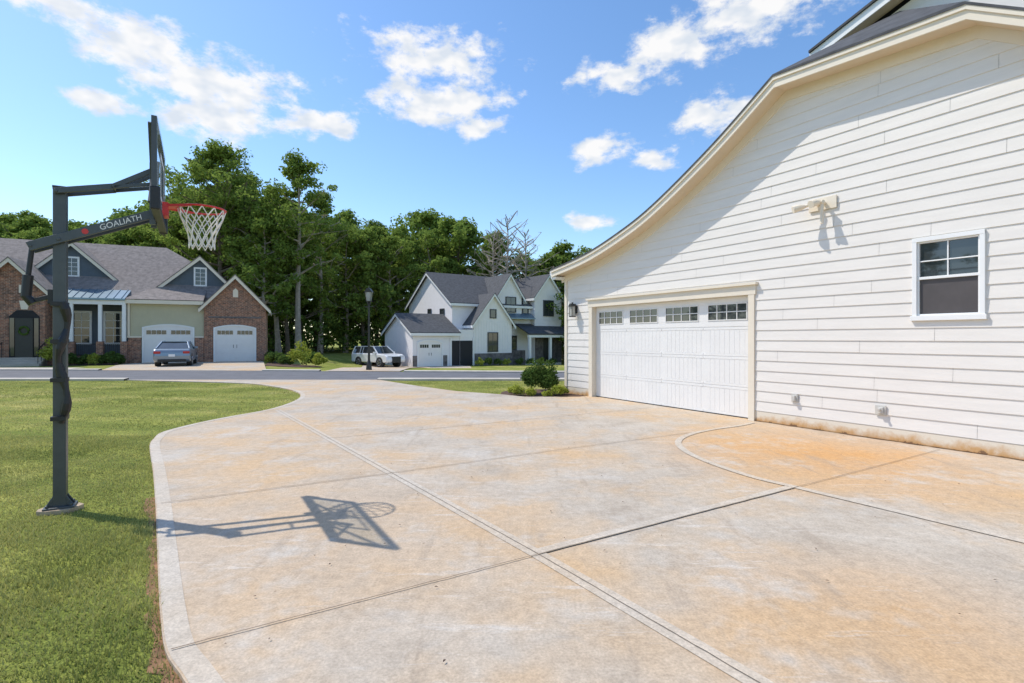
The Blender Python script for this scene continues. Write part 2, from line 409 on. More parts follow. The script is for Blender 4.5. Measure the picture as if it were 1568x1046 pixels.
exp=.2; zz=.21; openings=[(-.02,4.90,-1,2.53),(-3.66,-2.86,1.97,3.13)]
brk=sorted({2.53,1.97,3.13})
rz_=[p[1]-.19 for p in Rp][::-1]; ra_=[p[0] for p in Rp][::-1]
def amax(z): return 6.15 if z<Lz[0] else float(np.interp(z,Lz,La))
def amin(z): return -10.5 if z<rz_[0] else float(np.interp(z,rz_,ra_))
def off(z,z0): return .0135*(1-(z-z0)/exp)+.004
while zz<6.25:
    z1=min(zz+exp,6.28)
    cuts=[zz]+[b for b in brk if zz<b<z1]+[z1]
    ph=random.uniform(0,3.66)
    butts=[-10.5+ph+3.66*i for i in range(-1,6)]
    for lo,hi in zip(cuts[:-1],cuts[1:]):
        segs=[(amin((lo+hi)/2)+0,amax((lo+hi)/2))]
        for (o0,o1,oz0,oz1) in openings:
            if oz0<(lo+hi)/2<oz1:
                ns=[]
                for s0,s1 in segs:
                    if s1<=o0 or s0>=o1: ns.append((s0,s1))
                    else:
                        if s0<o0: ns.append((s0,o0))
                        if s1>o1: ns.append((o1,s1))
                segs=ns
        for bt in butts:
            ns=[]
            for s0,s1 in segs:
                if s0+.1<bt<s1-.1: ns+= [(s0,bt-.002),(bt+.002,s1)]
                else: ns.append((s0,s1))
            segs=ns
        for s0,s1 in segs:
            y0=off(lo,zz); y1=off(hi,zz)
            sd.face([(s0,y0,lo),(s1,y0,lo),(s1,y1,hi),(s0,y1,hi)])
            if lo==zz: sd.face([(s0,0,lo),(s1,0,lo),(s1,y0,lo),(s0,y0,lo)])
    zz+=exp
sd.done()
fo=P('foundation',M['found'],H)
fo.box(-10.5,-.12,-.003,.010,-.1,.205); fo.box(4.99,6.16,-.003,.010,-.1,.205)
fo.done()
dr=P('dirt_strip',M['dirt'],H)
pp=[(-.13-i*.12,.014+random.uniform(.0,.04)) for i in range(86)]
dr.face([(-.13,.0105,.013)]+[(a,y,.013) for a,y in pp]+[(pp[-1][0],.0105,.013)]); dr.done()
tr=P('trim',M['trim'],H)
tr.box(-.13,0,-.2,.045,0,2.53); tr.box(4.88,5.02,-.2,.045,0,2.53)
tr.box(-.16,5.05,-.2,.05,2.53,2.72); tr.box(-.2,5.09,-.01,.10,2.72,2.77)
tr.box(6.06,6.17,-.004,.04,.2,3.5)
tr.done()
ra=P('rake_board',M['trim'],H); strip(ra,prof,0.0,.19,OV-.03,OV); ra.done()
ra2=P('rake_moulding',M['trim'],H); strip(ra2,prof,-.005,.06,OV+.001,OV+.028); ra2.done()
so=P('soffit',M['soffit'],H); strip(so,prof,.13,.155,.0,OV-.031); so.done()
fr=P('frieze_board',M['trim'],H); strip(fr,prof,.156,.34,.0,.036); fr.done()
sh=P('roof',M['shingle2'],H); strip(sh,prof[:len(Lp)],-.045,.0-.006,-9.3,OV+.04)
strip(sh,Rp,-.045,-.006,-9.3,OV+.04)
cl=Lp[-1]; cr=Rp[0]; rp=(-2.2,-1.05,7.42)
sh.face([(cl[0],OV+.04,cl[1]+.045),(cr[0],OV+.04,cr[1]+.045),rp])
sh.face([(cl[0],OV+.04,cl[1]+.045),rp,(-2.2,-9.3,7.42),(cl[0],-9.3,cl[1]+.045)])
sh.face([(cr[0],OV+.04,cr[1]+.045),rp,(-2.2,-9.3,7.42),(cr[0],-9.3,cr[1]+.045)])
sh.face([(cl[0],OV+.04,cl[1]+.045),(cr[0],OV+.04,cr[1]+.045),(cr[0],OV+.04,cr[1]-.0),(cl[0],OV+.04,cl[1]-.0)])
sh.done()
ug=[(-.76,7.27),(-4.5,8.47),(-8.3,7.27)]
uw=P('upper_gable_wall',M['siding'],H); uw.prism([(-1.0,6.3),(-1.0,7.1),(-4.5,8.25),(-8.1,7.1),(-8.1,6.3)][::-1],-9,-1.1)
uw.done()
ut=P('upper_rake',M['white'],H); strip(ut,ug,0,.17,-.83,-.80); ut.done()
us=P('upper_soffit',M['soffit'],H); strip(us,ug,.12,.145,-1.1,-.831); us.done()
ur=P('upper_roof',M['shingle2'],H); strip(ur,ug,-.05,-.005,-9.4,-.76); ur.done()
ev=P('eave_gutter',M['white'],H)
ev.box(6.17,6.33,-9,OV-.04,3.42,3.50); ev.box(6.33,6.355,-9,OV-.02,3.45,3.67)
ev.prism([(6.36,3.68),(6.36,3.56),(6.42,3.54),(6.48,3.6),(6.48,3.69),(6.47,3.69),(6.465,3.61),(6.42,3.555),(6.372,3.57),(6.372,3.68)],-9,OV-.06)
ev.beam((6.42,-.12,3.56),(6.22,-.12,3.28),.07,.06); ev.box(6.175,6.25,-.16,-.06,.12,3.3); ev.beam((6.21,-.11,.16),(6.36,-.11,.05),.07,.06)
ev.done()
gd=P('garage_door',M['door'],H); gd.box(0,4.88,-.16,-.12,.0,2.53)
sec=[(.02,.62),(.64,1.25),(1.27,1.88)]
for s0,s1 in sec:
    for c in range(4):
        x0=c*1.22+.06; x1=(c+1)*1.22-.06; n=9; w=(x1-x0)/n
        gd.box(x0-.055,x1+.055,-.12,-.113,s0,s0+.045); gd.box(x0-.055,x1+.055,-.12,-.113,s1-.045,s1)
        for q in range(n): gd.box(x0+q*w+.002,x0+(q+1)*w-.002,-.12,-.117,s0+.052,s1-.052)
gd.box(0.01,4.87,-.12,-.112,1.90,2.03); gd.box(.01,4.87,-.12,-.112,2.39,2.52)
for c in range(5):
    xc=c*1.22; gd.box(max(.01,xc-.12),min(4.87,xc+.12),-.12,-.112,2.031,2.389)
gd.done(bevel=.0015)
gs=P('door_seal',M['black'],H); gs.box(.01,4.87,-.119,-.105,.0,.018); gs.done()
gg=P('garage_glass',M['glass'],H)
for c in range(4): gg.box(c*1.22+.121,c*1.22+1.099,-.119,-.115,2.035,2.385)
gg.done()
gm=P('garage_muntins',M['door'],H)
for c in range(4):
    x0=c*1.22+.121;x1=x0+.978
    gm.box(x0,x1,-.114,-.104,2.203,2.221)
    for q in (1,2,3): gm.box(x0+.2445*q-.009,x0+.2445*q+.009,-.114,-.103,2.035,2.385)
    for (a,b_,c0,c1) in ((x0,x1,2.031,2.05),(x0,x1,2.37,2.389),(x0,x0+.02,2.05,2.37),(x1-.02,x1,2.05,2.37)): gm.box(a,b_,-.114,-.1,c0,c1)
gm.done()
wf=P('window_frame',M['white'],H)
a0,a1,z0,z1=-3.70,-2.82,1.95,3.19
wf.box(a0,a0+.06,-.05,.045,z0,z1); wf.box(a1-.06,a1,-.05,.045,z0,z1); wf.box(a0,a1,-.05,.047,z1-.06,z1+.002); wf.box(a0-.02,a1+.02,-.05,.06,z0-.03,z0+.045)
mz=(z0+z1)/2
wf.box(a0+.06,a1-.06,-.03,.02,mz-.02,mz+.02)
wf.box(a0+.06,a0+.085,-.03,.015,z0+.045,z1-.06); wf.box(a1-.085,a1-.06,-.03,.015,z0+.045,z1-.06)
wf.box(a0+.085,a1-.085,-.03,.014,z1-.085,z1-.06); wf.box(a0+.085,a1-.085,-.03,.014,z0+.045,z0+.07)
ac=(a0+a1)/2; wf.box(ac-.009,ac+.009,-.02,.004,mz+.02,z1-.085); wf.box(a0+.085,a1-.085,-.02,.003,mz+.25,mz+.268)
wf.done(bevel=.003)
wg=P('window_glass',M['glass'],H); wg.box(a0+.06,a1-.06,-.03,-.022,mz+.02,z1-.06); wg.done()
ws=P('window_screen',M['curtain'],H); ws.box(a0+.06,a1-.06,-.02,-.012,z0+.05,mz-.02); ws.done()
fl=P('flood_light',M['trim'],H)
fl.box(-1.70,-1.22,.02,.045,3.93,4.15)
fl.tube([(-1.40,.045,4.04),(-1.34,.14,4.05),(-1.24,.2,4.02)],[.03,.03,.03],10)
fl.tube([(-1.24,.20,4.02),(-1.17,.27,4.0),(-1.10,.34,3.97)],[.035,.06,.068],12)
fl.tube([(-1.50,.045,4.04),(-1.52,.16,4.05),(-1.56,.2,4.04)],[.03,.03,.03],10)
fl.tube([(-1.50,.14,4.05),(-1.44,.26,4.03),(-1.42,.34,4.0)],[.035,.06,.068],12)
fl.tube([(-1.52,.15,4.03),(-1.52,.17,3.9),(-1.52,.17,3.66)],[.03,.03,.028],10)
fl.done(bevel=.003)
bx=P('outlet_boxes',M['boxgrey'],H)
bx.box(-1.01,-.89,.02,.04,.46,.62); bx.box(-.98,-.92,.04,.09,.49,.58)
bx.box(-2.46,-2.30,.02,.04,.40,.56); bx.box(-2.43,-2.35,.04,.08,.43,.53); bx.tube([(-2.39,.06,.5),(-2.39,.13,.49)],.022,8)
bx.done(bevel=.004)
ln=P('wall_lantern',M['brass'],H)
ln.box(5.56,5.68,.02,.05,2.38,2.62); ln.beam((5.62,.05,2.56),(5.62,.16,2.60),.02,.02)
ln.prism([(5.53,2.58),(5.71,2.58),(5.65,2.66),(5.59,2.66)],.07,.25); ln.box(5.60,5.64,.14,.18,2.66,2.70)
ln.box(5.55,5.69,.09,.23,2.27,2.30)
for a in (5.55,5.68):
    for y in (.09,.22): ln.box(a,a+.012,y,y+.012,2.30,2.58)
ln.done()
lg=P('lantern_glass',M['lampglass'],H); lg.box(5.565,5.675,.105,.215,2.301,2.579); lg.done()

# ------------------------------------------------------------------ generic building parts
def window(par,x0,x1,z0,z1,y,cols=2,rows=2,fr=.09,sash=True,mat='white'):
    g=P('window_glass',M['glass'],par); g.box(x0,x1,y-.03,y-.01,z0,z1); g.done()
    t=P('window_trim',M[mat],par)
    t.box(x0-fr,x0,y-.07,y+.01,z0-fr,z1+fr); t.box(x1,x1+fr,y-.07,y+.01,z0-fr,z1+fr)
    t.box(x0,x1,y-.07,y+.01,z1,z1+fr); t.box(x0,x1,y-.08,y+.01,z0-fr,z0)
    if sash: t.box(x0,x1,y-.05,y-.03,(z0+z1)/2-.03,(z0+z1)/2+.03)
    for i in range(1,cols):
        x=x0+(x1-x0)*i/cols; t.box(x-.015,x+.015,y-.045,y-.031,z0,z1)
    for i in range(1,rows):
        z=z0+(z1-z0)*i/rows
        if not(sash and rows==2): t.box(x0,x1,y-.044,y-.031,z-.015,z+.015)
    t.done()
def sidewindow(par,y0,y1,z0,z1,x,fr=.09,mat='white'):
    g=P('window_glass',M['glass'],par); g.box(x-.03,x-.01,y0,y1,z0,z1); g.done()
    t=P('window_trim',M[mat],par)
    t.box(x-.07,x,y0-fr,y0,z0-fr,z1+fr);t.box(x-.07,x,y1,y1+fr,z0-fr,z1+fr);t.box(x-.07,x,y0,y1,z1,z1+fr);t.box(x-.07,x,y0,y1,z0-fr,z0)
    t.box(x-.05,x-.031,y0,y1,(z0+z1)/2-.03,(z0+z1)/2+.03); t.done()
def carriage_door(par,x0,x1,z0,z1,y):
    n=10; rise=.22
    pts=[(x0,z0),(x1,z0)]+[(x1-(x1-x0)*i/n, z1-rise+rise*(1-(2*i/n-1)**2)) for i in range(n+1)]
    d=P('garage_door',M['door'],par); d.prism(pts,y-.05,y-.01)
    w=x1-x0
    for s in range(4):
        zz0=z0+.03+s*.58
        if s<3:
            for c in range(2): d.box(x0+.08+c*w/2,x0+w/2-.08+c*w/2,y-.065,y-.05,zz0,zz0+.53)
    d.done()
    g=P('door_windows',M['glass'],par)
    for c in range(2):
        for q in range(4):
            xx=x0+.14+c*w/2+q*(w/2-.28)/4; g.box(xx+.02,xx+(w/2-.28)/4-.02,y-.07,y-.05,z1-.62,z1-.34)
    g.done()
    h=P('door_hardware',M['black'],par)
    for s in (-1,1): h.box(x0+w/2+s*.12-.015,x0+w/2+s*.12+.015,y-.08,y-.05,z0+1.0,z0+1.25)
    h.done()
    t=P('door_trim',M['white'],par)
    out=[(x1+.12-(w+.24)*i/n, z1-rise+.1+rise*(1-(2*i/n-1)**2)) for i in range(n+1)]
    inn=[(x1-(w)*i/n, z1-rise+rise*(1-(2*i/n-1)**2)) for i in range(n+1)]
    t.prism([(x1,z0),(x1+.12,z0)]+out+[(x0-.12,z0),(x0,z0)]+inn[::-1],y-.1,y-.0); t.done()
def gable_front(par,x0,x1,zb,ze,zp,y0,y1,wall,roof,trim='trim',ov=.3,xp=None,name='gable'):
    xp=(x0+x1)/2 if xp is None else xp
    w=P(name+'_wall',M[wall],par); w.prism([(x0,zb),(x1,zb),(x1,ze),(xp,zp),(x0,ze)],y0,y1); w.done()
    sl=(zp-ze)/(xp-x0); sr=(zp-ze)/(x1-xp); th=.12
    pr=[(x0-ov,ze-sl*ov+th+.02),(xp,zp+th+.02),(x1+ov,ze-sr*ov+th+.02)]
    r=P(name+'_roof',M[roof],par); strip(r,pr,0,.07,y0-ov-.03,y1); r.done()
    t=P(name+'_rake',M[trim],par); strip(t,pr,.073,.34,y0-ov,y0-ov+.04); strip(t,pr,.073,.12,y0-ov+.04,y0-.001)
    t.box(x0-ov-.03,x0-ov,y0-ov,y1,pr[0][1]-.3,pr[0][1]-.06); t.box(x1+ov,x1+ov+.03,y0-ov,y1,pr[2][1]-.3,pr[2][1]-.06)
    t.done()

# ------------------------------------------------------------------ brick house across street
B1=empty('brick_house',(H1loc[0],H1loc[1],0),H1ang); B1.scale=H1s
w=P('body_walls',M['house_olive'],B1); w.box(-4.85,.0,.5,10,-.1,4.4); w.done()
w=P('body_walls_blue',M['house_blue'],B1); w.box(-11.3,-4.86,1.9,10,-.1,4.4); w.done()
w=P('far_body',M['brick'],B1); w.box(-22,-11.31,1.0,10,-.1,4.4); w.box(.0,3.9,4,10,-.1,4.2); w.done()
r=P('main_roof',M['shingle1'],B1)
yr=5.8; zr=9.0; xe=3.9; ze=4.35; xw=-23; y0=.7;y1=10.9; xr=-3.6
r.face([(xw,y0,ze+.35),(xe,y0,ze+.35),(xr,yr,zr),(xw,yr,zr)]); r.face([(xe,y0,ze+.35),(xe,y1,ze+.35),(xr,yr,zr)]); r.face([(xe,y1,ze+.35),(xw,y1,ze+.35),(xw,yr,zr),(xr,yr,zr)])
r.face([(xw,y0,ze),(xe,y0,ze),(xe,y1,ze),(xw,y1,ze)]); r.face([(xw,y0,ze),(xe,y0,ze),(xe,y0,ze+.35),(xw,y0,ze+.35)]); r.face([(xe,y0,ze),(xe,y1,ze),(xe,y1,ze+.35),(xe,y0,ze+.35)])
r.face([(xw,y0,ze),(xw,y1,ze),(xw,yr,zr)])
r.done()
gable_front(B1,0,4.43,-.1,4.1,6.3,0,6,'brick','shingle1',ov=.32,name='brick_gable')
carriage_door(B1,.78,3.6,0,2.62,0)
v_=P('gable_vent',M['trim'],B1); v_.prism([(2.03,4.75),(2.4,4.75),(2.4,5.25),(2.215,5.42),(2.03,5.25)],-.05,-.002); v_.done()
v_=P('brick_soldier_course',M['stone'],B1); v_.box(.3,4.1,-.03,-.002,3.2,3.32); v_.done()
g=P('garage_wall',M['house_olive'],B1); g.box(-4.85,-.01,.15,.49,-.1,4.3)
for i in range(15): g.box(-4.84,-.02,.135,.15,1.9+i*.16,2.035+i*.16)
g.done()
g=P('garage_brick_piers',M['brick'],B1); g.box(-4.95,-4.15,-.02,.134,-.1,1.75); g.box(-.62,-.02,-.02,.134,-.1,1.75); g.done()
g=P('pier_caps',M['trim'],B1); g.box(-5.0,-4.1,-.06,.134,1.76,1.86); g.box(-.66,-.02,-.06,.134,1.76,1.86); g.box(-5.0,-4.86,.0,.2,1.87,4.2); g.box(-5.1,.0,-.3,-.26,4.12,4.38); g.box(-5.1,0,-.26,.134,4.12,4.17); g.done()
carriage_door(B1,-3.98,-.78,0,2.62,.13)
r=P('garage_roof',M['shingle1'],B1)
r.face([(-5.15,-.34,4.42),(.0,-.34,4.42),(.0,1.9,5.55),(-3.6,1.9,5.55)]); r.face([(-5.15,-.34,4.42),(-3.6,1.9,5.55),(-5.15,1.9,4.5)])
r.done()
gable_front(B1,-3.3,1.9,5.2,5.5,7.8,1.9,5.4,'house_blue','shingle1',ov=.3,xp=-.5,name='dormer')
window(B1,-.85,-.15,5.75,6.95,1.9,2,4,fr=.12,sash=False)
gable_front(B1,-12.3,-5.9,4.5,5.6,8.4,2.4,5.8,'house_blue','shingle1',ov=.3,xp=-9.1,name='dormer_big')
window(B1,-9.5,-8.75,6.15,7.35,2.4,2,4,fr=.12,sash=False)
r=P('metal_porch_roof',M['metalroof'],B1); r.prism([(-.45,4.42),(2.38,5.62),(2.38,5.5),(-.45,4.3)],-11.6,-5.05,'x')
for i in range(14):
    x=-11.5+i*.48; r.beam((x,-.45,4.44),(x,2.38,5.64),.03,.05)
r.done()
CX=(-8.3,-6.6,-5.15)
t=P('porch_beam',M['white'],B1); t.box(-9.5,-5.05,-.3,-.05,4.0,4.29)
for x in CX: t.box(x-.11,x+.11,-.28,-.07,1.5,4.0)
t.done()
t=P('porch_piers',M['brick'],B1)
for x in CX: t.box(x-.2,x+.2,-.38,.02,-.1,1.5)
t.box(-11.3,-4.96,-.3,1.89,-.1,.5); t.done()
t=P('porch_railing',M['black'],B1)
for xa,xb in ((-9.5,-8.55),(-8.05,-6.85),(-6.35,-5.4)):
    t.box(xa,xb,-.2,-.15,1.3,1.35); t.box(xa,xb,-.2,-.15,.58,.62)
    for i in range(int((xb-xa)/.12)): t.box(xa+i*.12+.05,xa+i*.12+.075,-.19,-.165,.62,1.3)
t.done()
window(B1,-8.85,-7.85,1.4,3.5,1.88,2,4,fr=.14,sash=True)
window(B1,-6.85,-5.85,1.4,3.5,1.88,2,4,fr=.14,sash=True)
gable_front(B1,-13.3,-9.6,-.1,4.9,6.7,-.7,4,'brick','shingle1',ov=.35,name='entry_gable')
dx=1.42
t=P('entry_opening',M['dark'],B1); t.prism([(x+dx,z) for x,z in [(-12.95,.5),(-11.3,.5),(-11.3,3.1),(-11.7,3.5),(-12.55,3.5),(-12.95,3.1)]],-.73,-.705); t.done()
t=P('front_door',M['wooddoor'],B1); t.box(-12.6+dx,-11.65+dx,-.8,-.74,.5,3.0); t.done()
t=P('door_wreath',M['leafd'],B1); t.tube([(-12.12+dx+.25*math.cos(q*.52),-.84,2.2+.25*math.sin(q*.52)) for q in range(12)],.07,6,closed=True); t.done()
t=P('door_sidelights',M['glass'],B1); t.box(-12.9+dx,-12.66+dx,-.77,-.74,.6,3.0); t.box(-11.59+dx,-11.35+dx,-.77,-.74,.6,3.0); t.done()
t=P('keystone',M['trim'],B1); t.prism([(-12.3+dx,3.55),(-11.95+dx,3.55),(-11.85+dx,4.1),(-12.4+dx,4.1)],-.76,-.705); t.box(-11.0,-10.7,-.75,-.702,4.6,5.1); t.done()
t=P('steps',M['curb'],B1)
for i in range(4): t.box(-13.4+dx,-10.9+dx,-.7-.3*(4-i),-.705,-.1,.125*(i+1))
t.done()
t=P('step_rails',M['black'],B1)
for x in (-13.3+dx,-11.0+dx):
    t.beam((x,-1.8,1.0),(x,-.75,1.45),.04,.05)
    for q in (0,.5,1): t.box(x-.015,x+.015,-1.8+q-.015,-1.8+q+.015,.1,1.05+q*.4)
t.done()
gable_front(B1,-20.5,-14.0,-.1,4.3,6.9,-.2,4,'brick','shingle1',ov=.35,name='west_gable')
window(B1,-18.5,-17,1.2,3.2,-.2,2,2,fr=.14)

# ------------------------------------------------------------------ white farmhouse
B2=empty('white_farmhouse',(-8.55,45,-.87),math.radians(35))
M['whitewall']=simple('farmhouse_white',(.82,.79,.79),.6,.03,2)
M['darktrim']=simple('dark_window_trim',(.05,.05,.055),.5,.05)
def gable_side(par,y0,y1,zb,ze,zp,x0,x1,wall,roof,ov=.3,name='gable'):
    yp=(y0+y1)/2; w=P(name+'_wall',M[wall],par); w.prism([(y0,zb),(y1,zb),(y1,ze),(yp,zp),(y0,ze)],x0,x1,'x'); w.done()
    s=(zp-ze)/(yp-y0); pr=[(y0-ov,ze-s*ov+.14),(yp,zp+.14),(y1+ov,ze-s*ov+.14)]
    def st(part,d0,d1,a,b): part.prism([(q,z-d0) for q,z in pr]+[(q,z-d1) for q,z in pr][::-1],a,b,'x')
    r=P(name+'_roof',M[roof],par); st(r,0,.08,x0-ov-.03,x1); r.done()
    t=P(name+'_rake',M['white'],par); st(t,.083,.32,x0-ov,x0-ov+.04); t.box(x0-ov,x1,y0-ov-.03,y0-ov,pr[0][1]-.3,pr[0][1]-.07)
    t.done()
gable_side(B2,.0,6.4,-.6,3.05,4.7,.0,4.6,'whitewall','shingle2',name='garage_wing')
carriage_door(B2,.5,2.75,0,2.3,0)
t=P('stone_piers',M['stone'],B2); t.box(-.02,.4,-.08,-.001,-.6,1.0); t.box(2.9,3.3,-.08,-.001,-.6,1.0); t.box(6.1,10.45,-.1,-.001,-.6,1.1); t.box(10.5,13.0,1.3,1.49,-.6,1.3); t.done()
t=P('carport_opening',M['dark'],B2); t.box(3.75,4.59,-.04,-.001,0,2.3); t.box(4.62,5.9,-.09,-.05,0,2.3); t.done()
t=P('porte_wall',M['whitewall'],B2); t.box(4.61,6.06,-.04,1.5,-.6,3.3); t.done()
t=P('breeze_posts',M['white'],B2); t.box(3.6,3.75,-.1,-.0,0,2.6); t.box(5.95,6.09,-.14,-.05,0,2.6); t.done()
gable_side(B2,1.6,11.4,-.6,5.95,9.1,4.7,17.6,'whitewall','shingle2',ov=.35,name='main')
gable_front(B2,6.1,10.4,-.6,4.0,6.7,0,6.0,'whitewall','shingle2','white',ov=.3,name='front_gable')
gable_front(B2,13.9,17.5,-.6,6.9,9.1,.9,6.0,'whitewall','shingle2','white',ov=.3,name='right_gable')
gable_front(B2,9.6,12.6,5.0,6.8,8.9,1.4,6.0,'whitewall','shingle2','white',ov=.3,name='center_gable')
r=P('shed_roof',M['metalroof'],B2); r.prism([(.6,4.55),(1.5,5.1),(1.5,5.0),(.6,4.45)],10.45,13.8,'x')
r.done()
r=P('porch_roof',M['shingle2'],B2); r.prism([(-1.0,3.0),(1.4,4.0),(1.4,3.85),(-1.0,2.85)],11.8,17.8,'x'); r.done()
t=P('porch_posts',M['white'],B2)
for x in (12.0,14.6,17.5): t.box(x-.12,x+.12,-.9,-.66,0,2.85)
t.box(11.8,17.8,-.95,-.7,2.6,2.84); t.done()
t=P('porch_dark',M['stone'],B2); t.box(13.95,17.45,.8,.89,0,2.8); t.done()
t=P('front_door',M['wooddoor'],B2); t.box(15.0,16.2,.72,.79,.2,2.5); t.done()
dk='darktrim'
window(B2,7.7,8.7,1.3,3.0,0,2,2,mat=dk); window(B2,11.0,12.0,1.4,2.7,1.55,2,2,mat=dk)
window(B2,7.95,8.5,4.5,5.2,0,1,1,sash=False,mat=dk)
window(B2,10.7,11.8,5.2,6.6,1.38,2,2,mat=dk); window(B2,15.1,16.3,4.9,6.4,.88,2,2,mat=dk); window(B2,12.9,13.5,5.0,6.3,1.55,1,2,mat=dk)
sidewindow(B2,3.2,3.9,4.1,5.3,4.68,mat=dk); sidewindow(B2,6.0,6.6,4.3,5.4,4.68,mat=dk)
t=P('battens',M['white'],B2)
for i in range(14): t.box(6.3+i*.3,6.33+i*.3,-.02,-.001,1.15,4.2)
t.done()
m,nt,b=newmat('flag_stripes'); s=N(nt,'ShaderNodeSeparateXYZ'); nt.links.new(objco(nt),s.inputs[0])
mm=N(nt,'ShaderNodeMath',operation='MULTIPLY'); mm.inputs[1].default_value=5.5; nt.links.new(s.outputs[2],mm.inputs[0])
ff=N(nt,'ShaderNodeMath',operation='FRACT'); nt.links.new(mm.outputs[0],ff.inputs[0])
g_=N(nt,'ShaderNodeMath',operation='GREATER_THAN'); g_.inputs[1].default_value=.5; nt.links.new(ff.outputs[0],g_.inputs[0])
nt.links.new(mixc(nt,g_.outputs[0],(.5,.03,.04),(.75,.75,.75)),b.inputs['Base Color'])
fp=P('flag',m,B2)
fy=lambda q:-1.1+.08*math.sin(q*1.3)
for i in range(8):
    fp.face([(16.4+i*.13,fy(i),1.0+.04*i),(16.4+(i+1)*.13,fy(i+1),1.0+.04*(i+1)),(16.4+(i+1)*.13,fy(i+1),2.1-.05*(i+1)),(16.4+i*.13,fy(i),2.1-.05*i)])
fp.done()
fq=P('flag_pole',M['white'],B2); fq.beam((16.38,-.7,1.6),(16.38,-1.15,2.2),.04,.04); fq.done()

# ------------------------------------------------------------------ foliage
def leaf_arrays(centers,radii,per,size,seed=0):
    r=np.random.default_rng(seed)
    c=np.repeat(centers,per,0); R=np.repeat(radii,per,0); n=len(c)
    d=r.normal(size=(n,3)); d/=np.linalg.norm(d,axis=1)[:,None]
    rad=r.uniform(.25,1.,n)**.6
    p=c+d*rad[:,None]*R
    a=r.normal(size=(n,3)); nrm=d*.7+np.array([0,0,.5])+a*.6; nrm/=np.linalg.norm(nrm,axis=1)[:,None]
    t=np.cross(nrm,r.normal(size=(n,3))); t/=np.linalg.norm(t,axis=1)[:,None]; bb=np.cross(nrm,t)
    s=size*r.uniform(.6,1.3,n)[:,None]
    q=np.stack([p-t*s*.5,p+bb*s*.32+t*s*.05,p+t*s*.55-nrm*s*.1,p-bb*s*.32+t*s*.05],1)
    return q.reshape(-1,3)
def quads_mesh(name,V_,mat):
    me=bpy.data.meshes.new(name); n=len(V_)//4
    me.vertices.add(len(V_)); me.vertices.foreach_set('co',V_.astype(np.float32).ravel())
    me.loops.add(n*4); me.loops.foreach_set('vertex_index',np.arange(n*4,dtype=np.int32))
    me.polygons.add(n); me.polygons.foreach_set('loop_start',np.arange(0,n*4,4,dtype=np.int32)); me.polygons.foreach_set('loop_total',np.full(n,4,dtype=np.int32))
    me.materials.append(mat); me.update(calc_edges=True); return me
def tree_meshes(name,Hh,Wd,cb,seed,ncl=120,per=70,size=.34,bark='bark',leaves=True,lean=.02):
    r=random.Random(seed); part=P(name+'_wood',M[bark]); cs=[];rs=[]
    th=Hh*.93; pts=[];k=9; dx=r.uniform(-lean,lean);dy=r.uniform(-lean,lean)
    for i in range(k+1):
        t=i/k; pts.append(Vector((dx*Hh*t+.12*math.sin(t*7+seed),dy*Hh*t+.12*math.cos(t*6+seed),th*t)))
    r0=Hh*.0125+.06
    part.tube(pts,[r0*(1-.88*(i/k))*(1.35 if i==0 else 1) for i in range(k+1)],8)
    nb=max(14,ncl//5)
    for b in range(nb):
        t=cb+(1-cb)*((b+.5)/nb)**.9; zf=(t-cb)/(1-cb)
        az=b*2.4+r.uniform(-.5,.5)
        prof_=math.sin(math.pi*min(1,.18+.82*zf)**.8)*.9+.18
        L=Wd/2*prof_*r.uniform(.65,1.15)
        q=t*k; i=min(int(q),k-1); base=pts[i].lerp(pts[i+1],q-i)
        rise=r.uniform(.25,.8)*(.6+.8*zf)
        tip=base+Vector((math.cos(az)*L,math.sin(az)*L,L*rise))
        mid=base.lerp(tip,.5)+Vector((0,0,-.06*L+r.uniform(-.1,.15)*L))
        part.tube([base,mid,tip],[r0*(1-t)*.5+.045,.05,.02],5,cap=False)
        for s in range(5):
            f_=r.uniform(.35,1.08); c=base.lerp(tip,f_)+Vector((r.gauss(0,.09),r.gauss(0,.09),r.gauss(0,.07)))*L*1.6
            cs.append(tuple(c)); rr=r.uniform(.55,1.15)*(Wd/8)**.5; rs.append((rr,rr,rr*.62))
            part.tube([mid if s%2 else tip,c],[.025,.012],4,cap=False)
    for s in range(5):
        c=pts[-1]+Vector((r.gauss(0,.5),r.gauss(0,.5),r.uniform(-.6,.6))); cs.append(tuple(c)); rs.append((.8,.8,.7))
    o=part.done(); wood=o.data; bpy.data.objects.remove(o)
    lm=quads_mesh(name+'_crown',leaf_arrays(np.array(cs),np.array(rs),per,size,seed=seed),M['leaf']) if leaves else None
    return wood,lm
def put_tree(name,meshes,x,y,rz,s=1,parent=None,z=None):
    z=float(gz(x,y)) if z is None else z
    e=empty(name,(x,y,z-.05),rz); e.scale=(s,s,s)
    if parent: e.parent=parent
    for nm,me in zip(('trunk_and_limbs','crown'),meshes):
        if me is None: continue
        o=bpy.data.objects.new(nm,me); COL.objects.link(o); o.parent=e
    return e
TV=[tree_meshes('t0',21,10.2,.22,11,250,75,.29),
    tree_meshes('t1',19.5,6.2,.34,23,140,60,.28,bark='barkpale'),
    tree_meshes('t2',15,7.6,.20,35,160,62,.32),
    tree_meshes('t3',15,6.4,.26,47,140,62,.32,bark='barkpale'),
    tree_meshes('t4',13,8.0,.08,59,160,65,.34),
    tree_meshes('bare',15.5,7,.35,71,170,1,.3,bark='barkpale',leaves=False)]
def px2x(px,D): return (px-784)*D/800
put_tree('deciduous_tree',TV[0],px2x(335,52),52,.3,1.03)
put_tree('deciduous_tree',TV[0],px2x(372,57),57,2.3,.97)
put_tree('deciduous_tree',TV[1],px2x(458,51),51,1.3,1.05)
put_tree('deciduous_tree',TV[1],px2x(425,53),53,2.6,.90)
put_tree('deciduous_tree',TV[1],px2x(490,58),58,4.6,.95)
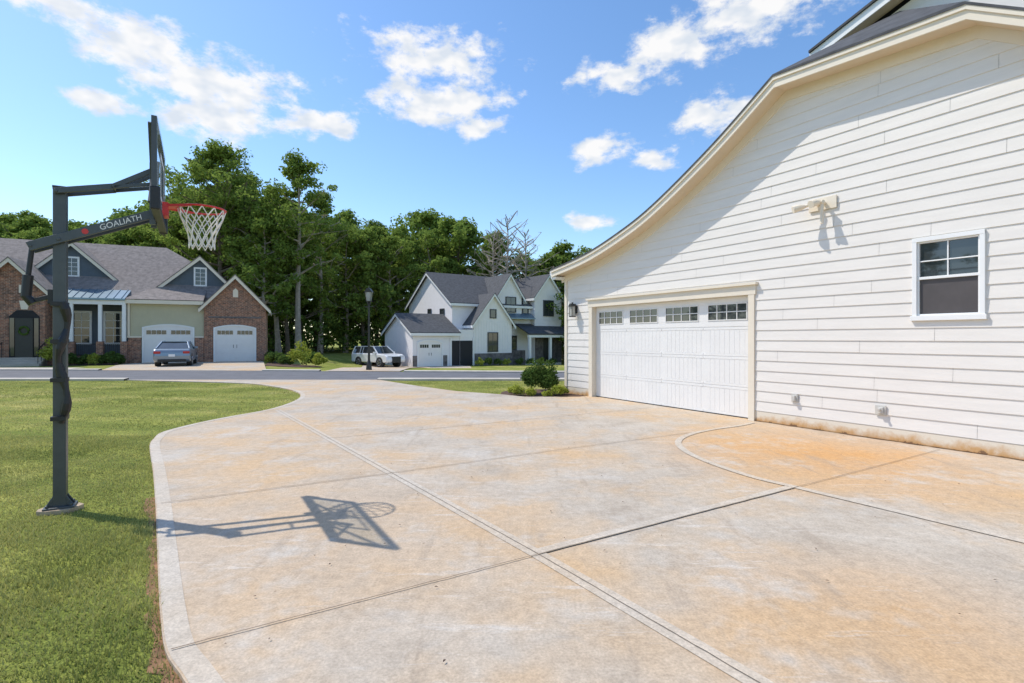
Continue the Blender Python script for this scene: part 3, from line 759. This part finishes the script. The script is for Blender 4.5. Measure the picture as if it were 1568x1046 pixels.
put_tree('deciduous_tree',TV[3],px2x(405,50),50,.8,1.0)
put_tree('deciduous_tree',TV[3],px2x(530,61),61,3.8,1.02)
put_tree('deciduous_tree',TV[4],px2x(555,63),63,1.8,1.15)
put_tree('bare_tree',TV[5],px2x(778,60),60,.2,1.16)
put_tree('bare_tree',TV[5],px2x(757,62),62,2.2,1.07)
put_tree('bare_tree',TV[5],px2x(803,61),61,4.2,1.06)
put_tree('deciduous_tree',TV[2],px2x(840,63),63,2.2,.90)
FR=empty('forest',(0,0,0))
r=random.Random(5)
def treeH(px):
    return float(np.interp(px,[-400,0,60,130,240,300,400,500,540,600,680,730,790,850,900,1000,1400],[16,15.5,16,14.5,17,18,18,16.8,16,15.8,16.8,15.4,13.4,13.6,12.5,13,13]))
VH=[21,19.5,15,15,13]
for D_,step in ((56,3.8),(63,3.7),(70,4.2),(80,5.0)):
    x=px2x(-300,D_)
    while x<px2x(1000,D_)+8:
        xx=x+r.uniform(-1.2,1.2); dd=D_+r.uniform(-2.5,2.5); px=784+xx/dd*800
        x+=step
        if 500<px<880 and dd<62: continue
        k=r.choice([2,3,4,2,3]); hh=treeH(px)*(1+(dd-60)/60*.85)*r.uniform(.86,1.06)
        put_tree('forest_tree',TV[k],xx,dd,r.uniform(0,6.28),hh/VH[k],FR)
for (x_,y_,k,s) in ((-34,2,2,.8),(-38,9,4,.9),(-36,-6,3,.8),(-40,16,2,.9)): put_tree('yard_tree',TV[k],x_,y_,r.uniform(0,6),s)

def bush_mesh(name,rx,rz_,n,size,mat,seed,lumps=14):
    q=np.random.default_rng(seed); d=q.normal(size=(lumps,3)); d/=np.linalg.norm(d,axis=1)[:,None]; d[:,2]=np.abs(d[:,2])
    c=d*np.array([rx,rx,rz_*.8])*q.uniform(.3,.75,lumps)[:,None]+np.array([0,0,rz_*.35])
    rr=np.repeat((q.uniform(.3,.5,lumps)*min(rx,rz_))[:,None],3,1)
    V_=leaf_arrays(c,rr,n//lumps,size,seed=seed); V_[:,2]=np.maximum(V_[:,2],.01)
    return quads_mesh(name,V_,mat)
def bush(name,x,y,rx,h,n=1500,size=.07,mat='leafd',seed=1,z=None):
    me=bush_mesh(name,rx,h,n,size,M[mat],seed); o=bpy.data.objects.new(name,me); COL.objects.link(o)
    o.location=(x,y,float(gz(x,y)) if z is None else z); return o
bed=P('mulch_bed',M['mulch']); bed.face([(x,y,-.005) for x,y in crom([(-.35,15.5),(.1,14.9),(.6,14.65),(1.9,14.62),(2.1,15.8),(1.6,16.8),(.6,16.9),(-.2,16.4),(-.35,15.5)],4)[:-1]]); bed.done()
bush('evergreen_shrub',.80,15.45,.60,.98,6000,.06,'leafd',3,0)
for i,(x,y,s) in enumerate(((.18,15.15,.27),(.52,14.95,.2),(1.32,14.95,.26),(1.5,15.4,.2),(.05,15.6,.2),(1.0,14.85,.15))):
    bush('lime_shrub',x,y,s,s*1.1,700,.06,'leafy',20+i,0)
bush('evergreen_shrub',1.05,16.6,.5,.8,2500,.075,'leafd',8,0)
def bedn(pts): slab_on_terrain('mulch_bed',M['mulch'],pts)
bedn([h1(-9.4,-2.0),h1(-5.2,-2.0),h1(-5.1,-.4),h1(-9.4,-.4)])
bedn([h1(4.7,-1),(-15.6,32.8),(-12.9,32.0),(-13.0,34),(-13.8,38),h1(4.7,2)])
hs=[(*h1(-8.9,-1.5),.75,1.6,'leafy'),(*h1(-8.0,-1.2),.5,.7,'leafd'),(*h1(-7.3,-1.1),.5,.6,'leafd'),(*h1(-6.7,-1.2),.5,.65,'leafy'),(*h1(-6.1,-1.1),.45,.6,'leafd'),(*h1(-5.6,-1.1),.5,.8,'leafd'),(*h1(-5.2,-1.4),.4,.6,'leafd'),
    (*h1(-13.0,-1.6),.6,.9,'leafd'),(-17.2,37.4,.5,.8,'leafd'),(-16.7,36.0,.45,.6,'leafy'),(-16,35.6,.6,.9,'leafd'),(-15,34.8,.6,.7,'leafd'),(-14,34.5,.9,1.7,'leafy'),(-14.0,36.5,.7,1.1,'leafd'),(-13.2,35.8,.6,.9,'leafy')]
for i,(x,y,rx,h,mt) in enumerate(hs): bush('garden_shrub',x,y,rx,h,1300,.13,mt,50+i)
for i,(px,D_) in enumerate(((735,47.6),(748,48),(762,48.5),(775,49),(795,50),(812,51),(828,52),(845,52))):
    bush('garden_shrub',px2x(px,D_),D_-.5,.5,.7,600,.13,'leafd' if i%3 else 'leafy',90+i)
q=np.random.default_rng(12); cc=[];rr=[]
for i in range(640):
    D_=q.uniform(48,66) if i<420 else q.uniform(66,84); px=q.uniform(-250,960)
    if 575<px<880 and D_<61: continue
    if 500<px<=575 and D_<59: continue
    x=px2x(px,D_)
    if x>-46 and x<-15 and D_<52: continue
    h=q.uniform(.3,3.6); cc.append((x,D_,float(gz(x,D_))+h)); s=q.uniform(.8,1.7); rr.append((s,s,s*.8))
me=quads_mesh('forest_understory',leaf_arrays(np.array(cc),np.array(rr),60,.40,seed=5),M['leafd']); o=bpy.data.objects.new('forest_understory',me); COL.objects.link(o); o.parent=FR
cc=[];rr=[]
for i in range(420):
    D_=q.uniform(86,96); x=px2x(q.uniform(-350,1050),D_)
    h=q.uniform(.5,8); cc.append((x,D_,float(gz(x,D_))+h)); s=q.uniform(1.6,3.0); rr.append((s,s,s*.8))
me=quads_mesh('forest_backdrop',leaf_arrays(np.array(cc),np.array(rr),45,1.0,seed=6),M['leafd']); o=bpy.data.objects.new('forest_backdrop',me); COL.objects.link(o); o.parent=FR

# grass blades
def grass(xr,yr_,dens_,hgt,wid,seed,test):
    q=np.random.default_rng(seed); n=int((xr[1]-xr[0])*(yr_[1]-yr_[0])*dens_)
    X=q.uniform(*xr,n); Y=q.uniform(*yr_,n); m_=test(X,Y); X=X[m_];Y=Y[m_]; n=len(X)
    clump=.65+.5*np.sin(X*3.1+np.sin(Y*2.3)*2)*np.sin(Y*2.7+np.cos(X*1.9)*2)*.6
    h=hgt*q.uniform(.5,1.2,n)*clump.clip(.4,1.2); az=q.uniform(0,6.283,n); ln_=q.uniform(.1,.9,n)*h; la=q.uniform(0,6.283,n)
    w=wid*q.uniform(.6,1.3,n)/2; Z=gz(X,Y)
    a=np.stack([X-np.cos(az)*w,Y-np.sin(az)*w,Z],1); b=np.stack([X+np.cos(az)*w,Y+np.sin(az)*w,Z],1)
    c=np.stack([X+np.cos(la)*ln_,Y+np.sin(la)*ln_,Z+h],1)
    return np.stack([a,b,c],1).reshape(-1,3)
test_l=lambda X,Y: (~pip(X,Y,poly))&(X<-1.2)&(Y<20.5)&(np.hypot(X+4.39,Y-5.08)>.15)
islp=[(-5.1,20.6)]+right[1:6]+[(-.2,16.4),(.6,16.9),(1.6,16.8),(14,17.5),(14,20.2)]
G=[grass((-9,-1.2),(1.6,5),4500,.055,.009,1,lambda X,Y: test_l(X,Y)&(X>-1.15*Y-.6)),
   grass((-11,-2),(5,9),2300,.05,.012,2,lambda X,Y: test_l(X,Y)&(X>-1.12*Y-.6)),
   grass((-24,-4),(9,20.5),340,.045,.02,3,lambda X,Y: test_l(X,Y)&(X>-1.1*Y-1)),
   grass((-5,14),(14.5,20.5),400,.045,.02,4,lambda X,Y: pip(X,Y,islp))]
V_=np.concatenate(G); n=len(V_)//3
me=bpy.data.meshes.new('grass'); me.vertices.add(n*3); me.vertices.foreach_set('co',V_.astype(np.float32).ravel())
me.loops.add(n*3); me.loops.foreach_set('vertex_index',np.arange(n*3,dtype=np.int32)); me.polygons.add(n)
me.polygons.foreach_set('loop_start',np.arange(0,n*3,3,dtype=np.int32)); me.polygons.foreach_set('loop_total',np.full(n,3,dtype=np.int32))
me.materials.append(M['grassb']); me.update(calc_edges=True); COL.objects.link(bpy.data.objects.new('grass',me))

# ------------------------------------------------------------------ basketball hoop
BH=empty('basketball_hoop',(-4.39,5.08,0),math.atan2(.515,.857))
st=P('pole',M['steel'],BH); st.box(-.05,.05,-.05,.05,.02,3.10); st.box(-.12,.12,-.10,.10,.012,.03)
for s in (-1,1):
    st.prism([(-.11,.03),(.11,.03),(.051,.13),(-.051,.13)],s*.04-.005,s*.04+.005)
for a in (-.09,.09):
    for c in (-.078,.078): st.tube([(a,c,.03),(a,c,.055)],.012,6)
st.done(bevel=.006)
cp=P('pole_cap',M['black'],BH); cp.box(-.053,.053,-.053,.053,3.1,3.12); cp.done()
ft=P('footing',M['conc'],BH); ft.prism([(.165*math.cos(i*.5236)*random.uniform(.85,1.15),.15*math.sin(i*.5236)*random.uniform(.85,1.15)) for i in range(12)],-.1,.012,'z'); ft.done()
ar=P('arms',M['steel'],BH)
bxp=.74
for s in (-1,1):
    y=s*.08
    ar.beam((-.04,y,3.06),(.42,y,3.17),.025,.055); ar.beam((.42,y,3.17),(bxp,y,3.38),.025,.05); ar.beam((.40,y,3.16),(bxp,y,3.24),.025,.035)
    ar.beam((-.22,y,2.51),(bxp,y,2.93),.025,.085)
ar.tube([(-.02,-.11,3.06),(-.02,.11,3.06)],.016,8); ar.tube([(0,-.11,2.6),(0,.11,2.6)],.016,8); ar.tube([(.42,-.10,3.17),(.42,.10,3.17)],.014,8); ar.tube([(-.2,-.10,2.52),(-.2,.10,2.52)],.014,8)
ar.done(bevel=.004)
ac_=P('height_actuator',M['black'],BH); ac_.tube([(-.21,0,2.5),(-.235,0,2.25)],.022,10); ac_.tube([(-.235,0,2.25),(-.25,0,2.05),(-.2,0,1.98)],.042,10)
ac_.beam((-.22,0,2.0),(-.05,0,2.06),.04,.04); ac_.box(-.09,-.051,-.04,.04,1.98,2.12); ac_.done(bevel=.004)
bb=P('backboard_frame',M['steel'],BH)
hw=.69; zb0=2.90; zb1=3.74; x0=bxp+.03
for (ya,yb,za,zb_) in ((-hw,hw,zb0,zb0+.04),(-hw,hw,zb1-.04,zb1),(-hw,-hw+.04,zb0+.04,zb1-.04),(hw-.04,hw,zb0+.04,zb1-.04)): bb.box(x0,x0+.045,ya,yb,za,zb_)
bb.box(bxp-.02,x0,-.12,-.08,2.82,3.45); bb.box(bxp-.02,x0,.08,.12,2.82,3.45)
bb.beam((x0-.015,-.12,2.95),(x0-.015,-hw+.03,3.68),.025,.025); bb.beam((x0-.015,.12,2.95),(x0-.015,hw-.03,3.68),.025,.025)
bb.beam((x0-.015,-.12,3.4),(x0-.015,-hw+.03,2.93),.025,.025); bb.beam((x0-.015,.12,3.4),(x0-.015,hw-.03,2.93),.025,.025)
bb.done()
m,nt,b=newmat('clear_acrylic'); b.inputs['Base Color'].default_value=(.85,.9,.92,1); b.inputs['Roughness'].default_value=.03
tb=N(nt,'ShaderNodeBsdfTransparent'); tb.inputs['Color'].default_value=(.93,.96,.97,1); mx=N(nt,'ShaderNodeMixShader'); mx.inputs[0].default_value=.12
nt.links.new(tb.outputs[0],mx.inputs[1]); nt.links.new(b.outputs[0],mx.inputs[2]); nt.links.new(mx.outputs[0],nt.nodes['Material Output'].inputs['Surface'])
bg=P('backboard_panel',m,BH); bg.box(x0+.046,x0+.054,-hw+.005,hw-.005,zb0+.005,zb1-.005); bg.done()
bs=P('shooter_square',M['white'],BH)
for (ya,yb,za,zb_) in ((-.3,.3,3.05,3.09),(-.3,.3,3.47,3.51),(-.3,-.26,3.09,3.47),(.26,.3,3.09,3.47)): bs.box(x0+.0545,x0+.056,ya,yb,za,zb_)
bs.done()
pd=P('backboard_pad',M['black'],BH)
pd.box(x0-.01,x0+.07,-hw,hw,2.87,2.92); pd.box(x0-.01,x0+.072,-hw-.01,-hw+.04,2.86,3.08); pd.box(x0-.01,x0+.072,hw-.04,hw+.01,2.86,3.08); pd.done(bevel=.012)
rx=x0+.055+.13+.228
ri=P('rim',M['red'],BH); ri.tube([(rx+.228*math.cos(i*math.pi/16),.228*math.sin(i*math.pi/16),3.05) for i in range(32)],.010,8,closed=True)
ri.box(x0+.057,x0+.11,-.09,.09,2.93,3.07)
ri.beam((x0+.1,-.08,3.04),(rx-.1,-.2,3.045),.02,.025); ri.beam((x0+.1,.08,3.04),(rx-.1,.2,3.045),.02,.025)
ri.prism([(x0+.11,3.03),(rx-.225,3.04),(rx-.225,3.05),(x0+.11,3.06)],-.09,.09)
ri.done()
nt_=P('net',M['net'],BH); ns=12; rows=[(0,.228),(-.09,.205),(-.18,.165),(-.27,.135),(-.36,.12),(-.42,.125)]
for k_ in range(len(rows)-1):
    (za,ra_1),(zb_,rb_1)=rows[k_],rows[k_+1]
    for i in range(ns):
        a=2*math.pi*(i+.5*(k_%2))/ns
        for s in (-.5,.5):
            bb_=a+s*2*math.pi/ns; nt_.tube([(rx+ra_1*math.cos(a),ra_1*math.sin(a),3.045+za),(rx+rb_1*math.cos(bb_),rb_1*math.sin(bb_),3.045+zb_)],.006,4,cap=False)
nt_.done()
sl=P('cable_sleeve',M['black'],BH)
sl.tube([(.03+.035*math.sin(i*.55),-.07-.012*math.cos(i*.9),2.0-i*.065) for i in range(19)],[.032+.010*math.sin(i*1.3) for i in range(19)],10)
for z in (1.98,1.62,1.25,.88): sl.box(-.058,.058,-.11,.058,z-.02,z+.02)
sl.done()
tc=bpy.data.curves.new('arm_lettering','FONT'); tc.body='GOALIATH'; tc.size=.075; tc.extrude=.001; tc.align_x='CENTER'; tc.align_y='CENTER'; tc.shear=.2
to=bpy.data.objects.new('arm_lettering',tc); COL.objects.link(to); to.parent=BH; tc.materials.append(M['white'])
sl_=math.atan2(.42,.96); to.location=(.48,-.0945,2.51+.70*.42/.96-.003)
to.rotation_euler=(Matrix.Rotation(-sl_,3,'Y')@Matrix.Rotation(math.pi/2,3,'X')).to_euler()
em=P('arm_emblem',M['red'],BH)
c0=Vector((.20,-.0935,2.51+.42*.42/.96)); em.tube([c0,c0+Vector((0,-.003,0))],.028,8); em.done()

# ------------------------------------------------------------------ street lamp
SL=empty('street_lamp',(px2x(565,27.2),27.2,0))
s_=P('post',M['brass'],SL); s_.tube([(0,0,-.1),(0,0,.1),(0,0,.35),(0,0,.5),(0,0,3.4)],[.16,.15,.12,.065,.045],12); s_.tube([(0,0,3.4),(0,0,3.48),(0,0,3.55)],[.08,.1,.06],12)
s_.prism([(-.2,4.05),(.2,4.05),(.06,4.25),(-.06,4.25)],-.2,.2); s_.tube([(0,0,4.25),(0,0,4.38)],[.04,.015],8); s_.box(-.13,.13,-.13,.13,3.55,3.59)
for a in (-1,1):
    for c in (-1,1): s_.beam((a*.12,c*.12,3.59),(a*.18,c*.18,4.05),.02,.02)
s_.beam((-.25,0,3.3),(.25,0,3.3),.03,.03)
s_.done()
g=P('lamp_glass',M['lampglass'],SL); g.tube([(0,0,3.59),(0,0,4.04)],[.12,.19],8); g.done()

# ------------------------------------------------------------------ cars
def car(name,loc,heading,paintm,suv=False):
    E_=empty(name,loc,heading)
    Wd=.92 if not suv else .98
    if not suv:
        low=[(-2.36,.35),(-2.42,.62),(-2.38,.9),(-2.25,1.02),(-1.55,1.06),(1.0,.98),(1.9,.86),(2.3,.72),(2.4,.5),(2.35,.3),(1.9,.25),(-2.1,.25)]
        cab=[(-1.95,1.04),(-1.0,1.43),(.15,1.46),(1.1,.97)]
    else:
        low=[(-2.45,.45),(-2.48,1.0),(-2.4,1.15),(1.0,1.15),(2.1,1.08),(2.4,.9),(2.48,.6),(2.4,.4),(-2.3,.38)]
        cab=[(-2.38,1.14),(-2.2,1.70),(.3,1.74),(1.15,1.13)]
    b_=P('body',paintm,E_); b_.prism(low,-Wd,Wd); b_.done(bevel=.11)
    zt=cab[1][1]; wi=Wd-.07; wt=Wd-.26
    g=P('glasshouse',M['glass'],E_)
    B_=[(cab[0][0],cab[0][1]),(cab[3][0],cab[3][1])]; T_=[cab[1],cab[2]]
    vs=[(B_[0][0],-wi,B_[0][1]-.03),(B_[1][0],-wi,B_[1][1]-.03),(B_[1][0],wi,B_[1][1]-.03),(B_[0][0],wi,B_[0][1]-.03),(T_[0][0],-wt,T_[0][1]),(T_[1][0],-wt,T_[1][1]),(T_[1][0],wt,T_[1][1]),(T_[0][0],wt,T_[0][1])]
    g.v=vs; g.f=[(0,1,5,4),(1,2,6,5),(2,3,7,6),(3,0,4,7),(4,5,6,7)]; g.done(bevel=.03)
    r_=P('roof_panel',paintm,E_); r_.prism([(T_[0][0]-.05,-wt),(T_[1][0]+.02,-wt),(T_[1][0]+.05,0),(T_[1][0]+.02,wt),(T_[0][0]-.05,wt),(T_[0][0]-.08,0)],zt-.01,zt+.045,'z')
    for s in (-1,1):
        for (pb,pt_) in ((0,4),(1,5)):
            a=Vector(vs[pb]);c=Vector(vs[pt_]); a.y=abs(a.y)*s;c.y=abs(c.y)*s
            r_.beam(a,c,.09,.10)
        xm=(T_[0][0]+T_[1][0])/2; r_.beam((xm,s*wi,B_[0][1]-.02),(xm,s*wt,zt),.03,.07)
        if suv: r_.beam((-1.3,s*wi,B_[0][1]-.02),(-1.3,s*wt,zt),.03,.1)
        r_.box(.75,.95,s*(wi+.1)-.1,s*(wi+.1)+.1,B_[1][1]+.02,B_[1][1]+.16)
    r_.done(bevel=.02)
    wr=.34 if not suv else .39
    ty=P('tyres',M['rubber'],E_); al=P('wheels',M['alloy'],E_); arch=P('wheel_wells',M['dark'],E_)
    for x in (-1.42,1.45):
        for s in (-1,1):
            ty.tube([(x,s*(Wd-.2),wr),(x,s*(Wd-.19),wr),(x,s*(Wd+.005),wr),(x,s*(Wd+.015),wr)],[wr*.8,wr,wr,wr*.85],20)
            arch.tube([(x,s*(Wd-.25),wr+.02),(x,s*(Wd+.003),wr+.02)],wr+.07,20)
            for q in range(5):
                t=q*1.2566; al.beam((x,s*(Wd+.02),wr),(x+math.cos(t)*wr*.62,s*(Wd+.02),wr+math.sin(t)*wr*.62),.03,.07,up=(0,1,0))
            al.tube([(x+wr*.64*math.cos(i*.5236),s*(Wd+.018),wr+wr*.64*math.sin(i*.5236)) for i in range(12)],.02,6,closed=True)
    ty.done();al.done();arch.done()
    xb=-2.43 if not suv else -2.49; zl=.80 if not suv else 1.0
    t=P('tail_lights',M['tail'],E_)
    for s in (-1,1):
        if suv: t.box(xb,xb+.1,s*.84-.08,s*.84+.08,zl-.2,zl+.2)
        else: t.box(xb,xb+.14,s*.72-.17,s*.72+.17,zl-.05,zl+.09)
    t.done(bevel=.02)
    t=P('head_lights',M['head'],E_); xf=2.36
    for s in (-1,1): t.box(xf-.16,xf+.06,s*.66-.18,s*.66+.18,.62 if not suv else .82,.76 if not suv else 1.0)
    t.done(bevel=.02)
    t=P('bumper_and_grille',M['black'],E_); t.box(xb,xb+.1,-.7,.7,.30,.42); t.box(2.3,2.44 if not suv else 2.5,-.45,.45,.42,.66 if not suv else .9); t.done(bevel=.02)
    t=P('licence_plate',M['white'],E_); t.box(xb-.02,xb+.01,-.16,.16,.58,.72); t.done()
    return E_
hd=math.atan2(.87,-.50)-.06
car('parked_sedan',(-20.9,32.6,0),hd,M['carblue'])
sx,sy=-11.6,45.2
car('parked_suv',(sx,sy,float(gz(sx,sy))+.05),math.radians(-38),M['carwhite'],True)

# ------------------------------------------------------------------ world
w=bpy.data.worlds.new('World'); scene.world=w; w.use_nodes=True; nt=w.node_tree; nt.nodes.clear()
SUN=Vector((-.66,.22,1)).normalized()
el=math.asin(SUN.z); az=math.atan2(SUN.x,SUN.y)
sky=N(nt,'ShaderNodeTexSky',sky_type='NISHITA'); sky.sun_disc=False; sky.sun_elevation=el; sky.sun_rotation=az; sky.altitude=100; sky.air_density=1.0; sky.dust_density=.5; sky.ozone_density=2.0
hsv=N(nt,'ShaderNodeHueSaturation'); hsv.inputs['Saturation'].default_value=1.15; hsv.inputs['Value'].default_value=1.45; nt.links.new(sky.outputs[0],hsv.inputs['Color'])
bgs=N(nt,'ShaderNodeBackground'); bgs.inputs['Strength'].default_value=.15; nt.links.new(hsv.outputs[0],bgs.inputs['Color'])
tc_=N(nt,'ShaderNodeTexCoord'); sp=N(nt,'ShaderNodeSeparateXYZ'); nt.links.new(tc_.outputs['Generated'],sp.inputs[0])
at=N(nt,'ShaderNodeMath',operation='ARCTAN2'); nt.links.new(sp.outputs[0],at.inputs[0]); nt.links.new(sp.outputs[1],at.inputs[1])
asn=N(nt,'ShaderNodeMath',operation='ARCSINE'); nt.links.new(sp.outputs[2],asn.inputs[0])
cb=N(nt,'ShaderNodeCombineXYZ'); nt.links.new(at.outputs[0],cb.inputs[0]); nt.links.new(asn.outputs[0],cb.inputs[1])
nn=N(nt,'ShaderNodeTexNoise'); nn.inputs['Scale'].default_value=10; nn.inputs['Detail'].default_value=2; nt.links.new(cb.outputs[0],nn.inputs['Vector'])
sb=N(nt,'ShaderNodeVectorMath',operation='SUBTRACT'); nt.links.new(nn.outputs['Color'],sb.inputs[0]); sb.inputs[1].default_value=(.5,.5,.5)
ma=N(nt,'ShaderNodeVectorMath',operation='MULTIPLY_ADD'); nt.links.new(sb.outputs[0],ma.inputs[0]); ma.inputs[1].default_value=(.10,.05,0); nt.links.new(cb.outputs[0],ma.inputs[2])
clouds=[(-29.5,23.0,6.0,2.4),(-35,24.4,4.5,1.9),(-30,20.2,5,1.7),(-8.5,28.4,6.5,1.8),(-8.2,24.3,6.5,1.8),(11,26.4,4.2,1.1),(17,28.0,4.5,1.9),(25,29.8,6.5,2.2),
 (21.2,21.5,3.8,1.6),(14.8,18.4,2.4,1.0),(9.3,19.7,2.6,1.3),(-20.2,21.2,3.5,1.2),(-3.3,22.0,3.0,.9),(8.3,12.7,2.0,.9),(-43,25.8,8,1.1),(-38.4,19.6,3,.8),
 (75,30,18,5),(150,28,22,6)]
prev=None
for (a,e,wa,we) in clouds:
    s1=N(nt,'ShaderNodeVectorMath',operation='MULTIPLY_ADD'); nt.links.new(ma.outputs[0],s1.inputs[0])
    ra_d,re_d=math.radians(wa),math.radians(we)
    s1.inputs[1].default_value=(1/ra_d,1/re_d,0); s1.inputs[2].default_value=(-math.radians(a)/ra_d,-math.radians(e)/re_d,0)
    s3=N(nt,'ShaderNodeVectorMath',operation='LENGTH'); nt.links.new(s1.outputs[0],s3.inputs[0])
    if prev is None: prev=s3.outputs['Value']
    else:
        mn=N(nt,'ShaderNodeMath',operation='SMOOTH_MIN'); mn.inputs[2].default_value=.2; nt.links.new(prev,mn.inputs[0]); nt.links.new(s3.outputs['Value'],mn.inputs[1]); prev=mn.outputs[0]
n2=N(nt,'ShaderNodeTexNoise'); n2.inputs['Scale'].default_value=17; n2.inputs['Detail'].default_value=6; n2.inputs['Roughness'].default_value=.64
mpv=mapping(nt,cb.outputs[0],(1,1.7,1)); nt.links.new(mpv,n2.inputs['Vector'])
ad=N(nt,'ShaderNodeMath',operation='MULTIPLY_ADD'); nt.links.new(n2.outputs['Fac'],ad.inputs[0]); ad.inputs[1].default_value=-3.4; ad.inputs[2].default_value=1.7
a3=N(nt,'ShaderNodeMath',operation='ADD'); nt.links.new(prev,a3.inputs[0]); nt.links.new(ad.outputs[0],a3.inputs[1])
cm=N(nt,'ShaderNodeMapRange',interpolation_type='SMOOTHSTEP'); cm.inputs['From Min'].default_value=1.38; cm.inputs['From Max'].default_value=.45; nt.links.new(a3.outputs[0],cm.inputs['Value'])
cm.inputs['To Max'].default_value=.96
n3=N(nt,'ShaderNodeTexNoise'); n3.inputs['Scale'].default_value=22; n3.inputs['Detail'].default_value=2; nt.links.new(mpv,n3.inputs['Vector'])
cc_=N(nt,'ShaderNodeValToRGB'); cc_.color_ramp.elements[0].position=.35; cc_.color_ramp.elements[0].color=(.74,.80,.88,1); cc_.color_ramp.elements[1].position=.58; cc_.color_ramp.elements[1].color=(1.0,.99,.98,1); nt.links.new(n3.outputs['Fac'],cc_.inputs[0])
bgc=N(nt,'ShaderNodeBackground'); bgc.inputs['Strength'].default_value=1.0; nt.links.new(cc_.outputs[0],bgc.inputs['Color'])
mxs=N(nt,'ShaderNodeMixShader'); nt.links.new(cm.outputs[0],mxs.inputs[0]); nt.links.new(bgs.outputs[0],mxs.inputs[1]); nt.links.new(bgc.outputs[0],mxs.inputs[2])
wo=N(nt,'ShaderNodeOutputWorld'); nt.links.new(mxs.outputs[0],wo.inputs['Surface'])
try:
    w.cycles.sampling_method='MANUAL'; w.cycles.sample_map_resolution=256
except Exception as ex: print(ex)
sl=bpy.data.lights.new('sun','SUN'); sl.energy=4.2; sl.angle=math.radians(.5); sl.color=(1,.94,.85)
so_=bpy.data.objects.new('sun',sl); COL.objects.link(so_); so_.rotation_euler=SUN.to_track_quat('Z','Y').to_euler()
cam=bpy.data.cameras.new('camera'); co=bpy.data.objects.new('camera',cam); COL.objects.link(co)
cam.sensor_width=36; cam.lens=800/1568*36; cam.shift_y=-5/1568; cam.clip_end=2000; cam.clip_start=.05
co.location=(0,0,1.65); co.rotation_euler=(math.pi/2,0,0); scene.camera=co
